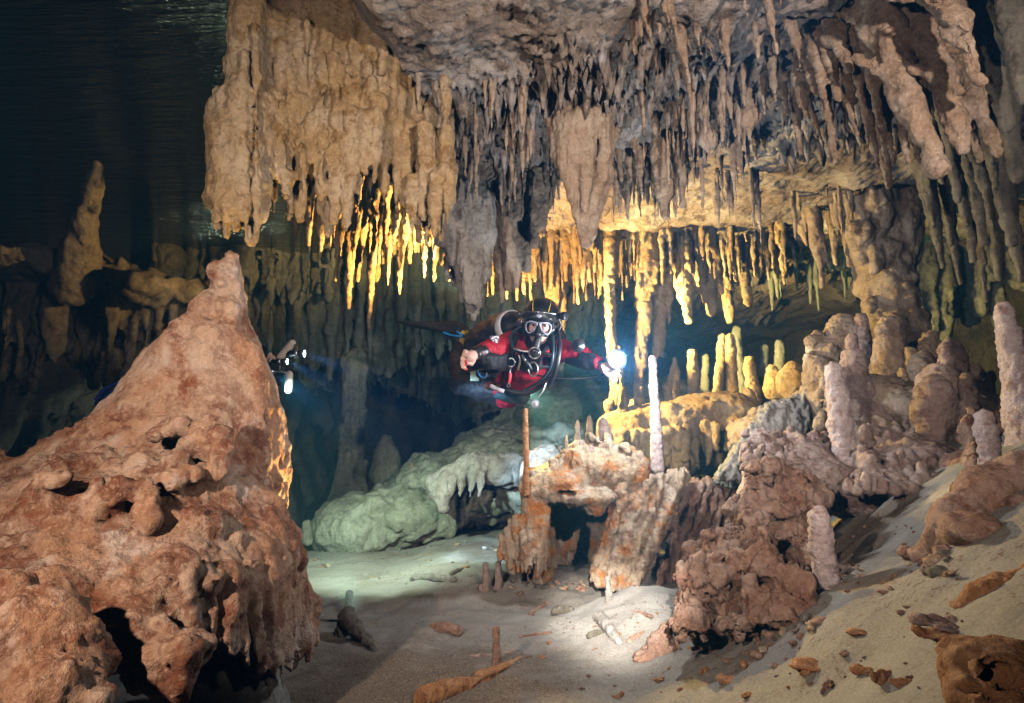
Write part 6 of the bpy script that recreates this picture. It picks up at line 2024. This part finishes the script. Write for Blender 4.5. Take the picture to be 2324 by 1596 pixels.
cpart(sc, "body", M_SKIN, d2, [('fbm', 0.002, 40.0)], 450)
sc = Sculpt(0.009)
limb(sc, [(545, 815, 3.1, 30), (510, 845, 3.15, 48), (450, 865, 3.2, 46), (420, 872, 3.2, 42)])
limb(sc, [(420, 872, 3.15, 34), (370, 880, 3.2, 29), (330, 885, 3.25, 23), (300, 890, 3.3, 19)])
limb(sc, [(420, 876, 3.25, 34), (370, 890, 3.3, 29), (330, 900, 3.35, 23), (300, 905, 3.4, 19)])
cpart(sc, "drysuit", M_BLACK, d2, [('fbm', 0.008, 9.0)], 451)
sc = Sculpt(0.007)
limb(sc, [(535, 825, 3.0, 24), (575, 852, 2.95, 21), (604, 834, 2.925, 15)], 0.02)
limb(sc, [(535, 830, 3.25, 24), (575, 862, 3.2, 21), (602, 848, 3.03, 15)], 0.02)
cpart(sc, "sleeve", M_YELLOW, d2, [('fbm', 0.006, 16.0), ('rib', 0.004, 24.0)], 452)
sc = Sculpt(0.008)
sc.ell(P(548, 772, 3.1), (0.088, 0.10, 0.12), 0.02)
cpart(sc, "hood", M_BLACK, d2)
for y0, dz_ in ((3.28, 0), (3.42, 16)):
    o = None
    for j in range(2):
        V = []
        pts = [(296, 862 + dz_ + 10 * j), (266, 870 + dz_ + 12 * j), (238, 884 + dz_ + 12 * j), (218, 908 + dz_ + 9 * j)]
        f_ = tube("fin" if j == 0 else "fin_rail", [P(a, b2, y0 + 0.03 * j) for a, b2 in pts], 0.012, plain("blue fin rubber", (0.02, 0.055, 0.36), 0.4), d2 if j == 0 else o, n=8)
        if j == 0:
            o = f_

# camera rig of the second diver
rg2 = empty("underwater_camera", P(632, 836, 2.86))
tag(rg2, "black underwater camera rig with three shining video lamps and beige floats, right of the cone", "camera")
sc = Sculpt(0.005)
sc.box(P(632, 836, 2.86), (0.024, 0.035, 0.018), rnd=0.006)
sc.box(P(618, 832, 2.88), (0.012, 0.03, 0.020), rnd=0.006)
hs = cpart(sc, "housing", M_RUBBER, rg2)
lathe("lens_port", P(642, 836, 2.86), (1, 0.1, 0), [(-0.01, 0), (-0.01, 0.014), (0.012, 0.015), (0.012, 0.0)], M_RUBBER, hs)
M_VID = emit("video lamp glow", (0.62, 0.80, 1.0), 40.0)
def vlamp(a, b2, r, aim):
    pa, pb = P(*a), P(*b2)
    d = pb - pa
    d /= np.linalg.norm(d)
    Lg = float(np.linalg.norm(pb - pa))
    o = lathe("video_lamp", pa, d, [(0, 0), (0, r * 0.85), (Lg * 0.55, r * 0.85), (Lg * 0.62, r * 1.1), (Lg, r * 1.15), (Lg, r * 0.9)], M_RUBBER, rg2, 20)
    lathe("lamp_lens", pb - d * 0.003, d, [(0, r * 0.95), (0.003, r * 0.9), (0.004, 0)], M_VID, o, 16)
    lathe("clamp", pa + d * Lg * 0.5, d, [(-0.007, r * 0.9), (-0.007, r * 1.12), (0.007, r * 1.12), (0.007, r * 0.9)], M_STEEL, o, 20)
    return pb, d
VL = [vlamp((657, 802, 2.84), (691, 803, 2.84), 0.017, None), vlamp((618, 821, 2.84), (652, 821, 2.84), 0.014, None), vlamp((600, 848, 2.84), (616, 849, 2.84), 0.012, None)]
for a, b2, r in (((636, 812, 2.87), (663, 779, 2.87), 0.019), ((656, 850, 3.02), (654, 886, 3.02), 0.019), ((606, 838, 2.86), (617, 812, 2.86), 0.008)):
    sc = Sculpt(0.004)
    sc.cone(P(*a), P(*b2), r, r * 0.92, 0.002)
    cpart(sc, "float", M_FLOAT, rg2)
tube("arm", [P(664, 779, 2.87), P(672, 786, 2.86), P(674, 797, 2.845)], 0.005, M_STEEL, rg2)
tube("arm", [P(634, 813, 2.87), P(628, 818, 2.86), P(622, 830, 2.87)], 0.005, M_STEEL, rg2)
tube("cable", [P(652, 824, 2.84), P(662, 812, 2.83), P(676, 808, 2.83), P(688, 812, 2.83)], 0.003, M_RUBBER, rg2)
tube("arm", [P(640, 842, 2.87), P(648, 846, 2.88), P(656, 846, 2.88)], 0.004, M_STEEL, rg2)

# ------------------------------------------------------------------ lamps carried by the divers
_tp = tc0 + tdir * 0.03
lamp("torch_light", 'SPOT', tuple(_tp), 160, (0.70, 0.85, 1.0), tuple(tc0 + np.array([1.0, 0.45, 0.05])), 0.012, 15, 0.8)
lamp("torch_light", 'POINT', tuple(tc0 + tdir * 0.08), 34.0, (0.86, 0.93, 1.0), None, 0.03)
for (pb, d), (ax_, ay, az), e, w in zip(VL, ((0.9, 1.0, -0.36), (0.9, 1.0, -0.60), (0.85, 1.05, -0.7)), (330, 330, 200), (29, 29, 29)):
    lamp("video_light", 'SPOT', tuple(pb + d * 0.012), e, (0.42, 0.68, 1.0), tuple(pb + np.array([ax_, ay, az])), 0.012, w, 0.5)

lamp("video_light", 'SPOT', tuple(VL[2][0] + np.array([0.05, 0.0, -0.01])), 260, (0.74, 1.0, 0.80), tuple(P(930, 1220, 4.2)), 0.02, 76, 1.0)

# ------------------------------------------------------------------ the water of the cave
bm_v = [(x, y, z) for x in (-9.5, 7.5) for y in (-2.0, 16.5) for z in (-4.2, 3.4)]
me = bpy.data.meshes.new("haze")
me.from_pydata(bm_v, [], [(0, 1, 3, 2), (4, 6, 7, 5), (0, 4, 5, 1), (2, 3, 7, 6), (0, 2, 6, 4), (1, 5, 7, 3)])
hz = bpy.data.objects.new("haze", me)
COL.objects.link(hz)
hz["kind"] = "stuff"
m = bpy.data.materials.new("clear blue cave water")
m.use_nodes = True
nt = m.node_tree
nt.nodes.remove(nt.nodes["Principled BSDF"])
pv = nt.nodes.new("ShaderNodeVolumePrincipled")
pv.inputs['Color'].default_value = (0.14, 0.48, 1.0, 1)
pv.inputs['Density'].default_value = 0.020
pv.inputs['Anisotropy'].default_value = 0.5
nt.links.new(pv.outputs[0], nt.nodes["Material Output"].inputs['Volume'])
me.materials.append(m)
